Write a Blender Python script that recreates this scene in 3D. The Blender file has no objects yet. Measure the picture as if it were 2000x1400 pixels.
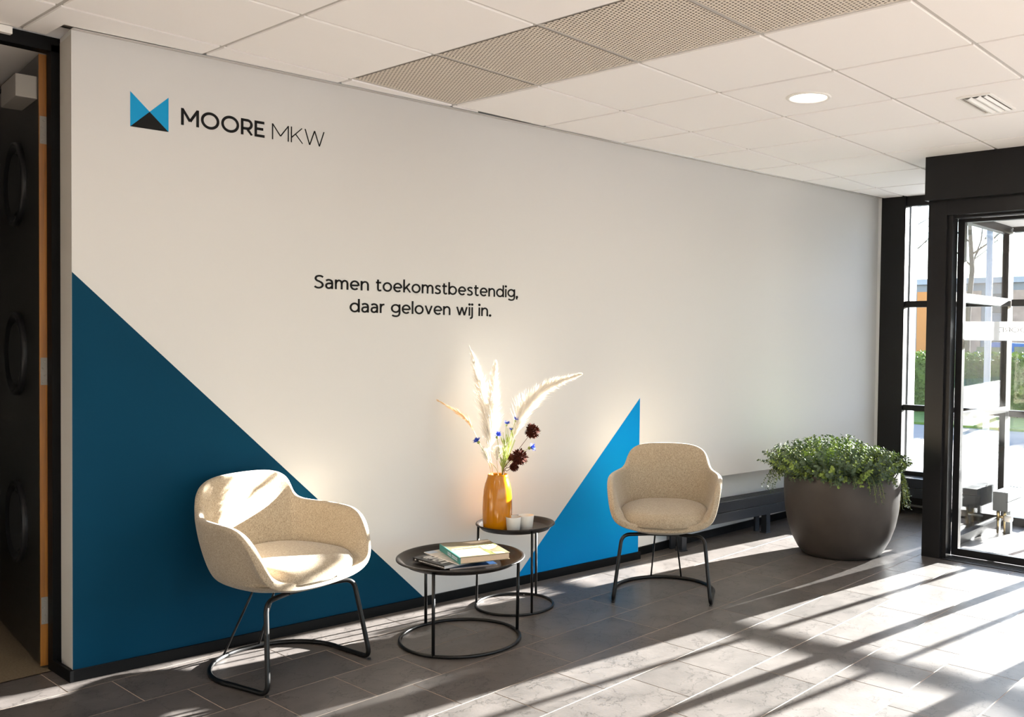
import bpy, bmesh, math, random
from mathutils import Vector, Matrix
from math import sin, cos, pi, radians, sqrt, atan2

S = bpy.context.scene
COL = S.collection
rnd = random.Random(7)

# ------------------------------------------------------------------ camera, sky, sun, exposure
H = 2.532                                   # ceiling height
cam_d = bpy.data.cameras.new('camera')
cam = bpy.data.objects.new('camera', cam_d)
COL.objects.link(cam)
yaw, pitch, roll = 0.69787, -0.02610, 0.0133
fw = Vector((cos(yaw) * cos(pitch), sin(yaw) * cos(pitch), sin(pitch)))
rt = Vector((sin(yaw), -cos(yaw), 0.0))
up = rt.cross(fw)
r2 = rt * cos(roll) + up * sin(roll)
u2 = -rt * sin(roll) + up * cos(roll)
cam.matrix_world = Matrix(((r2.x, u2.x, -fw.x, -1.2583), (r2.y, u2.y, -fw.y, -3.7155),
                           (r2.z, u2.z, -fw.z, 1.3769), (0, 0, 0, 1)))
cam_d.sensor_width = 36.0
cam_d.lens = 1816.0 * 36.0 / 2000.0
cam_d.shift_x = (1000 - 1221.8) / 2000.0
cam_d.shift_y = 5.1 / 2000.0
cam_d.clip_end = 400
S.camera = cam

SUN_EL, SUN_AZ = radians(13.2), radians(-8.3)
w = bpy.data.worlds.new('sky')
S.world = w
w.use_nodes = True
wn_ = w.node_tree.nodes
bg = wn_['Background']
sky = wn_.new('ShaderNodeTexSky')
sky.sky_type = 'NISHITA'
sky.sun_disc = False
sky.sun_elevation = radians(32)
sky.sun_rotation = radians(90) - SUN_AZ
sky.air_density = 1.0
sky.dust_density = 0.6
w.node_tree.links.new(sky.outputs[0], bg.inputs[0])
bg.inputs[1].default_value = 0.7

sun_d = bpy.data.lights.new('sun', 'SUN')
sun_d.energy = 125.0
sun_d.angle = radians(0.55)
sun_d.color = (1.0, 0.965, 0.92)
sun = bpy.data.objects.new('sun', sun_d)
COL.objects.link(sun)
sun.location = (20, -3, 12)
sdir = Vector((-cos(SUN_EL) * cos(SUN_AZ), -cos(SUN_EL) * sin(SUN_AZ), -sin(SUN_EL)))
sun.rotation_euler = sdir.to_track_quat('-Z', 'Y').to_euler()

vs = S.view_settings
vs.view_transform = 'Standard'
vs.look = 'None'
vs.gamma = 1.0
vs.use_curve_mapping = False
vs.exposure = 0.06
LAMP_W = 7.0
S.cycles.transparent_max_bounces = 32
S.cycles.max_bounces = 10
S.cycles.diffuse_bounces = 6
S.cycles.glossy_bounces = 4
S.cycles.sample_clamp_indirect = 8.0
S.cycles.caustics_reflective = False
S.cycles.caustics_refractive = False


# ------------------------------------------------------------------ materials
def srgb(r, g, b):
    f = lambda c: (c / 12.92 if c <= 0.04045 else ((c + 0.055) / 1.055) ** 2.4)
    return (f(r / 255), f(g / 255), f(b / 255), 1)


def mat(name, col, rough=0.5, metal=0.0, spec=0.5, var=0.0, scale=20.0, bump=0.0, bscale=200.0, bdist=0.001,
        sheen=0.0, coat=0.0, emit=None, estr=0.0):
    m = bpy.data.materials.new(name)
    m.use_nodes = True
    nt = m.node_tree
    b = nt.nodes['Principled BSDF']
    c = tuple(col) + ((1,) if len(col) == 3 else ())
    b.inputs['Base Color'].default_value = c
    b.inputs['Roughness'].default_value = rough
    b.inputs['Metallic'].default_value = metal
    b.inputs['Specular IOR Level'].default_value = spec
    b.inputs['Sheen Weight'].default_value = sheen
    b.inputs['Coat Weight'].default_value = coat
    tc = nt.nodes.new('ShaderNodeTexCoord')
    if var > 0:
        n = nt.nodes.new('ShaderNodeTexNoise')
        n.inputs['Scale'].default_value = scale
        n.inputs['Detail'].default_value = 5
        nt.links.new(tc.outputs['Object'], n.inputs['Vector'])
        mr = nt.nodes.new('ShaderNodeMapRange')
        mr.inputs[1].default_value = 0.25
        mr.inputs[2].default_value = 0.75
        mr.inputs[3].default_value = 1 - var
        mr.inputs[4].default_value = 1 + var
        nt.links.new(n.outputs[0], mr.inputs[0])
        mx = nt.nodes.new('ShaderNodeVectorMath')
        mx.operation = 'SCALE'
        mx.inputs[0].default_value = c[:3]
        nt.links.new(mr.outputs[0], mx.inputs['Scale'])
        nt.links.new(mx.outputs[0], b.inputs['Base Color'])
    if bump > 0:
        n2 = nt.nodes.new('ShaderNodeTexNoise')
        n2.inputs['Scale'].default_value = bscale
        n2.inputs['Detail'].default_value = 4
        nt.links.new(tc.outputs['Object'], n2.inputs['Vector'])
        bp = nt.nodes.new('ShaderNodeBump')
        bp.inputs['Strength'].default_value = bump
        bp.inputs['Distance'].default_value = bdist
        nt.links.new(n2.outputs[0], bp.inputs['Height'])
        nt.links.new(bp.outputs[0], b.inputs['Normal'])
    if emit:
        b.inputs['Emission Color'].default_value = tuple(emit) + (1,)
        b.inputs['Emission Strength'].default_value = estr
    return m


def mat_glass(name, tint=(0.97, 0.98, 0.98), f0=0.04):
    m = bpy.data.materials.new(name)
    m.use_nodes = True
    nt = m.node_tree
    nt.nodes.remove(nt.nodes['Principled BSDF'])
    out = nt.nodes['Material Output']
    geo = nt.nodes.new('ShaderNodeNewGeometry')
    dot = nt.nodes.new('ShaderNodeVectorMath')
    dot.operation = 'DOT_PRODUCT'
    nt.links.new(geo.outputs['Normal'], dot.inputs[0])
    nt.links.new(geo.outputs['Incoming'], dot.inputs[1])

    def mth(op, a=None, b=None, va=0.0, vb=0.0):
        n = nt.nodes.new('ShaderNodeMath')
        n.operation = op
        n.inputs[0].default_value = va
        n.inputs[1].default_value = vb
        if a: nt.links.new(a, n.inputs[0])
        if b: nt.links.new(b, n.inputs[1])
        return n.outputs[0]
    a = mth('ABSOLUTE', dot.outputs['Value'])
    a = mth('SUBTRACT', None, a, va=1.0)
    a = mth('POWER', a, None, vb=5.0)
    a = mth('MULTIPLY', a, None, vb=1 - f0)
    a = mth('ADD', a, None, vb=f0)
    tr = nt.nodes.new('ShaderNodeBsdfTransparent')
    tr.inputs[0].default_value = tint + (1,)
    gl = nt.nodes.new('ShaderNodeBsdfGlossy')
    gl.inputs['Roughness'].default_value = 0.0
    mx = nt.nodes.new('ShaderNodeMixShader')
    nt.links.new(a, mx.inputs[0])
    nt.links.new(tr.outputs[0], mx.inputs[1])
    nt.links.new(gl.outputs[0], mx.inputs[2])
    nt.links.new(mx.outputs[0], out.inputs['Surface'])
    return m


def mat_tile():
    """dark grey-brown stone-look tile with thin crackle veins, every tile a little different"""
    m = mat('stone_tile', (0.1, 0.09, 0.085), 0.40, spec=0.5)
    nt = m.node_tree
    b = nt.nodes['Principled BSDF']
    geo = nt.nodes.new('ShaderNodeNewGeometry')
    oi = nt.nodes.new('ShaderNodeObjectInfo')
    ad = nt.nodes.new('ShaderNodeVectorMath')
    ad.operation = 'MULTIPLY_ADD'
    ad.inputs[1].default_value = (1, 1, 1)
    sc = nt.nodes.new('ShaderNodeVectorMath')
    sc.operation = 'SCALE'
    sc.inputs[0].default_value = (37, 17, 5)
    nt.links.new(oi.outputs['Random'], sc.inputs['Scale'])
    nt.links.new(geo.outputs['Position'], ad.inputs[0])
    nt.links.new(sc.outputs[0], ad.inputs[2])
    n1 = nt.nodes.new('ShaderNodeTexNoise')
    n1.inputs['Scale'].default_value = 5
    n1.inputs['Detail'].default_value = 8
    n1.inputs['Roughness'].default_value = 0.65
    nt.links.new(ad.outputs[0], n1.inputs['Vector'])
    # warped voronoi edges = crackle
    wv = nt.nodes.new('ShaderNodeVectorMath')
    wv.operation = 'MULTIPLY_ADD'
    wv.inputs[1].default_value = (0.30, 0.30, 0.30)
    nt.links.new(n1.outputs['Color'], wv.inputs[0])
    nt.links.new(ad.outputs[0], wv.inputs[2])
    vo = nt.nodes.new('ShaderNodeTexVoronoi')
    vo.feature = 'DISTANCE_TO_EDGE'
    vo.inputs['Scale'].default_value = 8.5
    nt.links.new(wv.outputs[0], vo.inputs['Vector'])
    mr = nt.nodes.new('ShaderNodeMapRange')
    mr.inputs[1].default_value = 0.0
    mr.inputs[2].default_value = 0.024
    nt.links.new(vo.outputs['Distance'], mr.inputs[0])
    n3 = nt.nodes.new('ShaderNodeTexNoise')
    n3.inputs['Scale'].default_value = 90
    n3.inputs['Detail'].default_value = 3
    nt.links.new(ad.outputs[0], n3.inputs['Vector'])
    cr = nt.nodes.new('ShaderNodeValToRGB')
    cr.color_ramp.elements[0].position = 0.3
    cr.color_ramp.elements[0].color = (0.064, 0.057, 0.053, 1)
    cr.color_ramp.elements[1].position = 0.72
    cr.color_ramp.elements[1].color = (0.118, 0.105, 0.098, 1)
    nt.links.new(n1.outputs[0], cr.inputs[0])
    mix = nt.nodes.new('ShaderNodeMix')
    mix.data_type = 'RGBA'
    mix.inputs['A'].default_value = (0.012, 0.010, 0.009, 1)
    mm = nt.nodes.new('ShaderNodeMath')
    mm.operation = 'MULTIPLY_ADD'
    mm.inputs[1].default_value = 0.9
    mm.inputs[2].default_value = 0.1
    n5 = nt.nodes.new('ShaderNodeTexNoise')
    n5.inputs['Scale'].default_value = 7
    n5.inputs['Detail'].default_value = 4
    nt.links.new(ad.outputs[0], n5.inputs['Vector'])
    th = nt.nodes.new('ShaderNodeMapRange')
    th.inputs[1].default_value = 0.50
    th.inputs[2].default_value = 0.58
    nt.links.new(n5.outputs[0], th.inputs[0])
    mxx = nt.nodes.new('ShaderNodeMath')
    mxx.operation = 'MAXIMUM'
    nt.links.new(mr.outputs[0], mxx.inputs[0])
    nt.links.new(th.outputs[0], mxx.inputs[1])
    nt.links.new(mxx.outputs[0], mm.inputs[0])
    nt.links.new(mm.outputs[0], mix.inputs['Factor'])
    nt.links.new(cr.outputs[0], mix.inputs['B'])
    tv = nt.nodes.new('ShaderNodeMapRange')
    tv.inputs[3].default_value = 0.86
    tv.inputs[4].default_value = 1.14
    nt.links.new(oi.outputs['Random'], tv.inputs[0])
    s2 = nt.nodes.new('ShaderNodeVectorMath')
    s2.operation = 'SCALE'
    nt.links.new(mix.outputs['Result'], s2.inputs[0])
    nt.links.new(tv.outputs[0], s2.inputs['Scale'])
    nt.links.new(s2.outputs[0], b.inputs['Base Color'])
    h = nt.nodes.new('ShaderNodeMath')
    h.operation = 'MULTIPLY_ADD'
    h.inputs[1].default_value = 0.5
    nt.links.new(n3.outputs[0], h.inputs[0])
    h.inputs[2].default_value = 0.0
    bp = nt.nodes.new('ShaderNodeBump')
    bp.inputs['Strength'].default_value = 0.4
    bp.inputs['Distance'].default_value = 0.0016
    nt.links.new(h.outputs[0], bp.inputs['Height'])
    nt.links.new(bp.outputs[0], b.inputs['Normal'])
    return m


def mat_fabric(name, c1, c2):
    """woven melange: stretched noises in two directions"""
    m = mat(name, c1, 0.95, spec=0.15, sheen=0.25)
    nt = m.node_tree
    b = nt.nodes['Principled BSDF']
    tc = nt.nodes.new('ShaderNodeTexCoord')
    outs = []
    for sx, sy, sz in ((420, 420, 110), (150, 150, 600)):
        mp = nt.nodes.new('ShaderNodeMapping')
        mp.inputs['Scale'].default_value = (sx, sy, sz)
        nt.links.new(tc.outputs['Object'], mp.inputs[0])
        n = nt.nodes.new('ShaderNodeTexNoise')
        n.inputs['Scale'].default_value = 1.0
        n.inputs['Detail'].default_value = 2
        nt.links.new(mp.outputs[0], n.inputs['Vector'])
        outs.append(n.outputs[0])
    ad = nt.nodes.new('ShaderNodeMath')
    ad.operation = 'ADD'
    nt.links.new(outs[0], ad.inputs[0])
    nt.links.new(outs[1], ad.inputs[1])
    mr = nt.nodes.new('ShaderNodeMapRange')
    mr.inputs[1].default_value = 0.75
    mr.inputs[2].default_value = 1.25
    nt.links.new(ad.outputs[0], mr.inputs[0])
    mix = nt.nodes.new('ShaderNodeMix')
    mix.data_type = 'RGBA'
    mix.inputs['A'].default_value = tuple(c1) + (1,)
    mix.inputs['B'].default_value = tuple(c2) + (1,)
    nt.links.new(mr.outputs[0], mix.inputs['Factor'])
    nt.links.new(mix.outputs['Result'], b.inputs['Base Color'])
    bp = nt.nodes.new('ShaderNodeBump')
    bp.inputs['Strength'].default_value = 0.4
    bp.inputs['Distance'].default_value = 0.001
    nt.links.new(ad.outputs[0], bp.inputs['Height'])
    nt.links.new(bp.outputs[0], b.inputs['Normal'])
    return m


def mat_wood(name, c1, c2):
    m = mat(name, c1, 0.45)
    nt = m.node_tree
    b = nt.nodes['Principled BSDF']
    tc = nt.nodes.new('ShaderNodeTexCoord')
    mp = nt.nodes.new('ShaderNodeMapping')
    mp.inputs['Scale'].default_value = (60, 60, 2.5)
    nt.links.new(tc.outputs['Object'], mp.inputs[0])
    n = nt.nodes.new('ShaderNodeTexNoise')
    n.inputs['Scale'].default_value = 1.5
    n.inputs['Detail'].default_value = 6
    nt.links.new(mp.outputs[0], n.inputs['Vector'])
    cr = nt.nodes.new('ShaderNodeValToRGB')
    cr.color_ramp.elements[0].position = 0.3
    cr.color_ramp.elements[0].color = tuple(c1) + (1,)
    cr.color_ramp.elements[1].position = 0.7
    cr.color_ramp.elements[1].color = tuple(c2) + (1,)
    nt.links.new(n.outputs[0], cr.inputs[0])
    nt.links.new(cr.outputs[0], b.inputs['Base Color'])
    return m


M = dict(
    wall=mat('wall_paint', (0.575, 0.575, 0.568), 0.75, spec=0.25, bump=0.12, bscale=350, bdist=0.0006),
    niche=mat('niche_paint', (0.72, 0.72, 0.72), 0.7, spec=0.25),
    grey_wall=mat('return_paint', (0.50, 0.48, 0.44), 0.8, spec=0.2, bump=0.2, bscale=120),
    navy=mat('navy_paint', (0.0004, 0.037, 0.078), 0.6, spec=0.08, var=0.06, scale=3),
    cyan=mat('cyan_paint', (0.0, 0.205, 0.51), 0.6, spec=0.08),
    vinyl_blue=mat('vinyl_blue', (0.0, 0.27, 0.55), 0.5, spec=0.2),
    ink=mat('vinyl_black', (0.006, 0.006, 0.006), 0.6, spec=0.15),
    ceiling=mat('ceiling_tile_white', (0.90, 0.89, 0.885), 0.8, spec=0.2, bump=0.1, bscale=500, bdist=0.0004),
    tbar=mat('tbar_white', (0.50, 0.485, 0.465), 0.5),
    perf=mat('perforated_metal', (0.70, 0.635, 0.55), 0.55, spec=0.4),
    void=mat('ceiling_void', (0.20, 0.18, 0.15), 0.9),
    grout=mat('grout', (0.36, 0.29, 0.235), 0.9, var=0.15, scale=30),
    tile=mat_tile(),
    base=mat('baseboard_black', (0.0035, 0.0035, 0.0038), 0.5, spec=0.12),
    char=mat('charcoal_lacquer', (0.0085, 0.0085, 0.009), 0.42, spec=0.22, bump=0.05, bscale=300),
    charm=mat('charcoal_aluminium', (0.009, 0.009, 0.010), 0.34, spec=0.22),
    rubber=mat('rubber_black', (0.008, 0.008, 0.008), 0.6),
    glass=mat_glass('window_glass'),
    frost=mat('frosted_film', (0.88, 0.89, 0.90), 0.6),
    steel=mat('brushed_steel', (0.40, 0.39, 0.37), 0.38, metal=1.0),
    hinge=mat('hinge_zinc', (0.20, 0.185, 0.165), 0.5, spec=0.4),
    black_metal=mat('black_powder_coat', (0.005, 0.0047, 0.0047), 0.34, spec=0.3),
    tray=mat('tray_dark_bronze', (0.010, 0.008, 0.007), 0.32, spec=0.22, var=0.1, scale=40),
    fabric=mat_fabric('beige_melange', (0.235, 0.182, 0.125), (0.43, 0.36, 0.265)),
    seam=mat('seam_thread', (0.20, 0.16, 0.11), 0.9),
    mustard=mat('mustard_glaze', (0.42, 0.150, 0.001), 0.14, spec=0.45, coat=0.1, var=0.05, scale=8),
    pot=mat('pot_fibreclay', (0.042, 0.034, 0.029), 0.50, spec=0.35, var=0.18, scale=9, bump=0.15, bscale=120),
    soil=mat('bark_soil', (0.13, 0.065, 0.035), 0.95, var=0.4, scale=60, bump=0.8, bscale=80, bdist=0.01),
    leaf=mat('leaf_green', (0.072, 0.105, 0.062), 0.7, spec=0.12, var=0.35, scale=14),
    leaf2=mat('leaf_light', (0.18, 0.25, 0.06), 0.7, spec=0.12, var=0.25, scale=14),
    stem=mat('stem_green', (0.28, 0.33, 0.08), 0.6),
    straw=mat('dry_straw', (0.62, 0.44, 0.24), 0.8),
    plume=mat('plume_cream', (0.84, 0.79, 0.71), 0.95, spec=0.1),
    tan=mat('plume_tan', (0.72, 0.50, 0.28), 0.95, spec=0.1),
    cornblue=mat('cornflower_blue', (0.035, 0.085, 0.50), 0.7),
    brownf=mat('dried_brown', (0.060, 0.015, 0.008), 0.9, spec=0.08, var=0.4, scale=60),
    radiator=mat('radiator_anthracite', (0.016, 0.019, 0.025), 0.30, spec=0.35),
    radgrey=mat('radiator_grey', (0.15, 0.165, 0.175), 0.35, spec=0.5),  # radiator colour brightened: the vestibule light is painted in
    brass=mat('valve_brass', (0.45, 0.35, 0.18), 0.35, metal=1.0),
    plastic=mat('white_plastic', (0.80, 0.79, 0.76), 0.4),
    greyp=mat('grey_plastic', (0.24, 0.225, 0.205), 0.45),
    wood=mat_wood('oak_edge', (0.17, 0.058, 0.0018), (0.30, 0.112, 0.004)),
    door=mat('door_black', (0.010, 0.010, 0.009), 0.35, spec=0.5),
    carpet=mat('carpet_brown', (0.15, 0.115, 0.075), 1.0, spec=0.05, var=0.2, scale=120, bump=0.6, bscale=500, bdist=0.003),
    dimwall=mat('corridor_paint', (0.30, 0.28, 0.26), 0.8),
    teal=mat('book_teal', (0.035, 0.20, 0.185), 0.45),
    paper=mat('paper_pages', (0.62, 0.47, 0.33), 0.9, var=0.1, scale=300),
    paperw=mat('paper_white', (0.75, 0.73, 0.70), 0.7),
    bookblack=mat('book_black', (0.012, 0.011, 0.012), 0.35),
    navyc=mat('magazine_navy', (0.010, 0.030, 0.075), 0.3),
    paleblue=mat('print_pale_blue', (0.40, 0.47, 0.58), 0.4, var=0.12, scale=15),
    olive=mat('print_olive', (0.115, 0.098, 0.055), 0.4, var=0.4, scale=25),
    green=mat('print_green', (0.10, 0.115, 0.030), 0.4, var=0.3, scale=25),
    cream=mat('print_cream', (0.52, 0.46, 0.37), 0.4),
    white=mat('print_white', (0.62, 0.62, 0.62), 0.4),
    sandp=mat('print_sand', (0.62, 0.47, 0.28), 0.4),
    pink=mat('print_greige', (0.50, 0.45, 0.40), 0.4, var=0.25, scale=40),
    tea=mat('frosted_glass', (0.86, 0.84, 0.79), 0.38, spec=0.5),
    wax=mat('candle_wax', (0.85, 0.80, 0.68), 0.5),
    lamp=mat('lamp_diffuser', (1, 0.97, 0.92), 0.5, emit=(1.0, 0.86, 0.68), estr=9.0),
    pave=mat('pavement', (0.28, 0.275, 0.27), 0.9, var=0.1, scale=1.5),
    mat_=mat('entrance_mat', (0.42, 0.36, 0.32), 0.9, var=0.25, scale=20),
    grass=mat('grass', (0.12, 0.21, 0.035), 0.95, var=0.35, scale=6),
    hedge=mat('hedge_leaf', (0.15, 0.21, 0.045), 0.8, var=0.45, scale=5),
    bark=mat('tree_bark', (0.10, 0.082, 0.07), 0.9, var=0.3, scale=20),
    brick=mat('far_brick', (0.52, 0.36, 0.27), 0.9, var=0.2, scale=2),
    farwhite=mat('far_render', (0.30, 0.31, 0.32), 0.85),
    orange=mat('far_orange', (0.75, 0.30, 0.08), 0.7),
    fardark=mat('far_window', (0.05, 0.065, 0.09), 0.15, spec=0.6),
    carblue=mat('car_blue', (0.05, 0.12, 0.35), 0.25, coat=0.6),
    carwhite=mat('car_white', (0.72, 0.73, 0.76), 0.25, coat=0.6),
    lightgrey=mat('column_grey', (0.40, 0.42, 0.45), 0.4),
)
fnt = M['frost'].node_tree
ftr = fnt.nodes.new('ShaderNodeBsdfTranslucent'); ftr.inputs[0].default_value = (0.9, 0.91, 0.92, 1)
fmx = fnt.nodes.new('ShaderNodeMixShader'); fmx.inputs[0].default_value = 0.6
fnt.links.new(fnt.nodes['Principled BSDF'].outputs[0], fmx.inputs[1]); fnt.links.new(ftr.outputs[0], fmx.inputs[2])
fnt.links.new(fmx.outputs[0], fnt.nodes['Material Output'].inputs['Surface'])
tnt = M['tea'].node_tree.nodes['Principled BSDF']
tnt.inputs['Transmission Weight'].default_value = 0.35
for k in ('leaf', 'leaf2', 'plume', 'tan'):
    M[k].node_tree.nodes['Principled BSDF'].inputs['Transmission Weight'].default_value = 0.0


# ------------------------------------------------------------------ mesh helpers
def tag(o, label=None, cat=None, group=None, kind=None):
    if label: o['label'] = label
    if cat: o['category'] = cat
    if group: o['group'] = group
    if kind: o['kind'] = kind
    return o


def obj(name, bm, m, parent=None, smooth=False, sub=0, loc=None):
    me = bpy.data.meshes.new(name)
    bmesh.ops.recalc_face_normals(bm, faces=bm.faces[:])
    bm.to_mesh(me)
    bm.free()
    for mm in (m if isinstance(m, (list, tuple)) else [m]):
        me.materials.append(mm)
    if smooth:
        for p in me.polygons:
            p.use_smooth = True
    o = bpy.data.objects.new(name, me)
    COL.objects.link(o)
    if parent is not None:
        o.parent = parent
    if loc is not None:
        o.location = loc
    if sub:
        md = o.modifiers.new('sub', 'SUBSURF')
        md.levels = sub
        md.render_levels = sub
    return o


def empty(name, loc=(0, 0, 0), rz=0.0):
    o = bpy.data.objects.new(name, None)
    COL.objects.link(o)
    o.location = loc
    o.rotation_euler = (0, 0, rz)
    return o


def NB():
    return bmesh.new()


def box(bm, x0, x1, y0, y1, z0, z1, mx=None, bev=0.0, mi=0):
    vs_ = [Vector((x, y, z)) for z in (z0, z1) for y in (y0, y1) for x in (x0, x1)]
    if mx is not None:
        vs_ = [mx @ v for v in vs_]
    v = [bm.verts.new(p) for p in vs_]
    fs = [bm.faces.new([v[i] for i in q]) for q in ((0, 2, 3, 1), (4, 5, 7, 6), (0, 1, 5, 4), (2, 6, 7, 3), (0, 4, 6, 2), (1, 3, 7, 5))]
    for f in fs: f.material_index = mi
    if bev:
        es = list({e for f in fs for e in f.edges})
        bmesh.ops.bevel(bm, geom=es, offset=bev, segments=2, affect='EDGES', profile=0.6)
    return bm


def prism(bm, pts, z0, z1, mi=0):
    """plan polygon extruded in z"""
    a = [bm.verts.new((x, y, z0)) for x, y in pts]
    b = [bm.verts.new((x, y, z1)) for x, y in pts]
    n = len(pts)
    fs = [bm.faces.new(a[::-1]), bm.faces.new(b)]
    for i in range(n):
        fs.append(bm.faces.new((a[i], a[(i + 1) % n], b[(i + 1) % n], b[i])))
    for f in fs: f.material_index = mi
    return bm


def tube(bm, pts, r, n=10, closed=False, cap=True):
    pts = [Vector(p) for p in pts]
    N = len(pts)
    rs = r if isinstance(r, (list, tuple)) else [r] * N
    rings = []
    prev = None
    for i, p in enumerate(pts):
        a = pts[(i - 1) % N] if (closed or i > 0) else p
        b = pts[(i + 1) % N] if (closed or i < N - 1) else p
        t = (b - a)
        if t.length < 1e-9: t = Vector((0, 0, 1))
        t.normalize()
        if prev is None:
            ref = Vector((0, 0, 1)) if abs(t.z) < 0.9 else Vector((1, 0, 0))
            u = t.cross(ref).normalized()
        else:
            u = (prev - t * prev.dot(t))
            if u.length < 1e-6:
                u = t.cross(Vector((0, 0, 1)))
            u.normalize()
        prev = u
        v = t.cross(u)
        rings.append([bm.verts.new(p + (u * cos(2 * pi * k / n) + v * sin(2 * pi * k / n)) * rs[i]) for k in range(n)])
    for i in range(N if closed else N - 1):
        A, B = rings[i], rings[(i + 1) % N]
        for k in range(n):
            bm.faces.new((A[k], A[(k + 1) % n], B[(k + 1) % n], B[k]))
    if cap and not closed:
        bm.faces.new(rings[0][::-1])
        bm.faces.new(rings[-1])
    return bm


def lathe(bm, prof, n=48, c=(0, 0, 0), closed=False):
    c = Vector(c)
    rings = []
    for r, z in prof:
        if r < 1e-6:
            rings.append([bm.verts.new(c + Vector((0, 0, z)))])
        else:
            rings.append([bm.verts.new(c + Vector((r * cos(2 * pi * k / n), r * sin(2 * pi * k / n), z))) for k in range(n)])
    L = len(rings)
    for i in range(L if closed else L - 1):
        A, B = rings[i], rings[(i + 1) % L]
        for k in range(n):
            k2 = (k + 1) % n
            if len(A) == 1 and len(B) == 1: continue
            if len(A) == 1: bm.faces.new((A[0], B[k2], B[k]))
            elif len(B) == 1: bm.faces.new((A[k], A[k2], B[0]))
            else: bm.faces.new((A[k], A[k2], B[k2], B[k]))
    return bm


def catmull(pts, n=6, closed=False):
    P = [Vector(p) for p in pts]
    N = len(P)
    out = []
    rng = range(N if closed else N - 1)
    for i in rng:
        p0 = P[(i - 1) % N] if closed or i > 0 else P[i]
        p1, p2 = P[i], P[(i + 1) % N]
        p3 = P[(i + 2) % N] if closed or i + 2 < N else P[min(i + 1, N - 1)]
        for k in range(n):
            t = k / n
            out.append(0.5 * ((2 * p1) + (p2 - p0) * t + (2 * p0 - 5 * p1 + 4 * p2 - p3) * t * t + (3 * p1 - p0 - 3 * p2 + p3) * t ** 3))
    if not closed: out.append(P[-1])
    return out


def fillet(pts, r, n=6):
    """polyline with rounded inner corners"""
    P = [Vector(p) for p in pts]
    out = [P[0]]
    for i in range(1, len(P) - 1):
        a, b, c = P[i - 1], P[i], P[i + 1]
        d1, d2 = (a - b), (c - b)
        l = min(r, d1.length * 0.49, d2.length * 0.49)
        s, e = b + d1.normalized() * l, b + d2.normalized() * l
        for k in range(n + 1):
            t = k / n
            out.append((1 - t) ** 2 * s + 2 * t * (1 - t) * b + t * t * e)
    out.append(P[-1])
    return out


def copy_tree(o, parent=None):
    c = o.copy()
    COL.objects.link(c)
    c.parent = parent
    for ch in list(o.children):
        copy_tree(ch, c)
    return c


# wall frame: s along the painted wall, o out of it into the room, z up
W0 = Vector((0.1235, 0.2455, 0))
WA = atan2(-0.6455, 5.7665)
WD = Vector((cos(WA), sin(WA), 0))
WN = Vector((WD.y, -WD.x, 0))


def wp(s, o, z):
    return W0 + WD * s + WN * o + Vector((0, 0, z))


WM = Matrix(((WD.x, -WN.x, 0, W0.x), (WD.y, -WN.y, 0, W0.y), (0, 0, 1, 0), (0, 0, 0, 1)))   # local x = s, local -y = out


# ------------------------------------------------------------------ floor
XE = 5.92                                     # inner face of the glazed facade
floor = obj('floor', box(NB(), -4.2, 6.0, -7.4, 0.45, -0.12, -0.0009), M['grout'])
tag(floor, kind='structure')
rows = {  # row index -> (offset of the joints modulo 0.6, extra joints)
    0: (0.07, []), 1: (0.226, []), 2: (0.385, []), 3: (0.535, [0.83]), 4: (0.39, []), 5: (0.258, [1.145]),
    6: (0.416, [1.906, 4.316]), 7: (0.258, []), 8: (0.403, [2.509]), 9: (0.25, []), 10: (0.40, [])}
tile_mesh = {}


def add_tile(x0, x1, y0, y1):
    key = (round(x1 - x0, 3), round(y1 - y0, 3))
    if key not in tile_mesh:
        g = 0.0019
        bm = box(NB(), g, key[0] - g, g, key[1] - g, -0.0006, 0)
        bmesh.ops.bevel(bm, geom=[e for e in bm.edges if all(v.co.z > -0.0001 for v in e.verts) and e.calc_length() > 0.1], offset=0.0004, segments=1, affect='EDGES')
        o = obj('floor_tile', bm, M['tile'], floor)
        tile_mesh[key] = o.data
    else:
        o = bpy.data.objects.new('floor_tile', tile_mesh[key])
        COL.objects.link(o)
        o.parent = floor
    o.location = (x0, y0, 0)


for k in range(0, 16):
    y1 = 0.438 - 0.2988 * k
    y0 = y1 - 0.2988
    off, extra = rows.get(k, (0.25 if k % 2 else 0.40, []))
    xs = [off + 0.6 * i for i in range(-3, 10)] + extra
    xs = sorted(x for x in xs if -1.6 < x < 5.9)
    if k == 0: xs = [x for x in xs if x < 2.0]
    xs = xs + ([5.96] if k else [])
    for a, b in zip(xs, xs[1:]):
        add_tile(a, b, y0, y1)
# plain tiled floor away from the picture
for nm, a in (('floor_slab', (-4.2, -1.2, -4.35, 0.43)), ('floor_slab', (-4.2, 5.96, -7.4, -4.36))):
    obj(nm, box(NB(), a[0], a[1], a[2], a[3], -0.05, -0.001), M['tile'], floor)
carpet = obj('floor_carpet', box(NB(), -2.6, 0.60, 0.425, 4.2, -0.1, 0.0), M['carpet'])
tag(carpet, kind='structure')

# ------------------------------------------------------------------ painted wall with the low radiator niche
bm = NB()
pa, pb = wp(0, 0, 0), wp(3.095, 0, 0)
pc = wp(5.79, 0, 0)
nb = lambda x: -0.035 - 0.028 * (x - 3.3)      # back of the niche
prism(bm, [(pa.x, pa.y), (pb.x, pb.y), (pb.x + 0.01, nb(pb.x)), (pb.x + 0.01, 0.42), (0.143, 0.42)], 0, H)
prism(bm, [(pb.x, pb.y), (pc.x, pc.y), (5.899, -0.415), (5.899, nb(5.9)), (pb.x + 0.01, nb(pb.x))], 0.4426, H)
wall_back = obj('wall_back', bm, M['wall'])
tag(wall_back, kind='structure')
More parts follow.
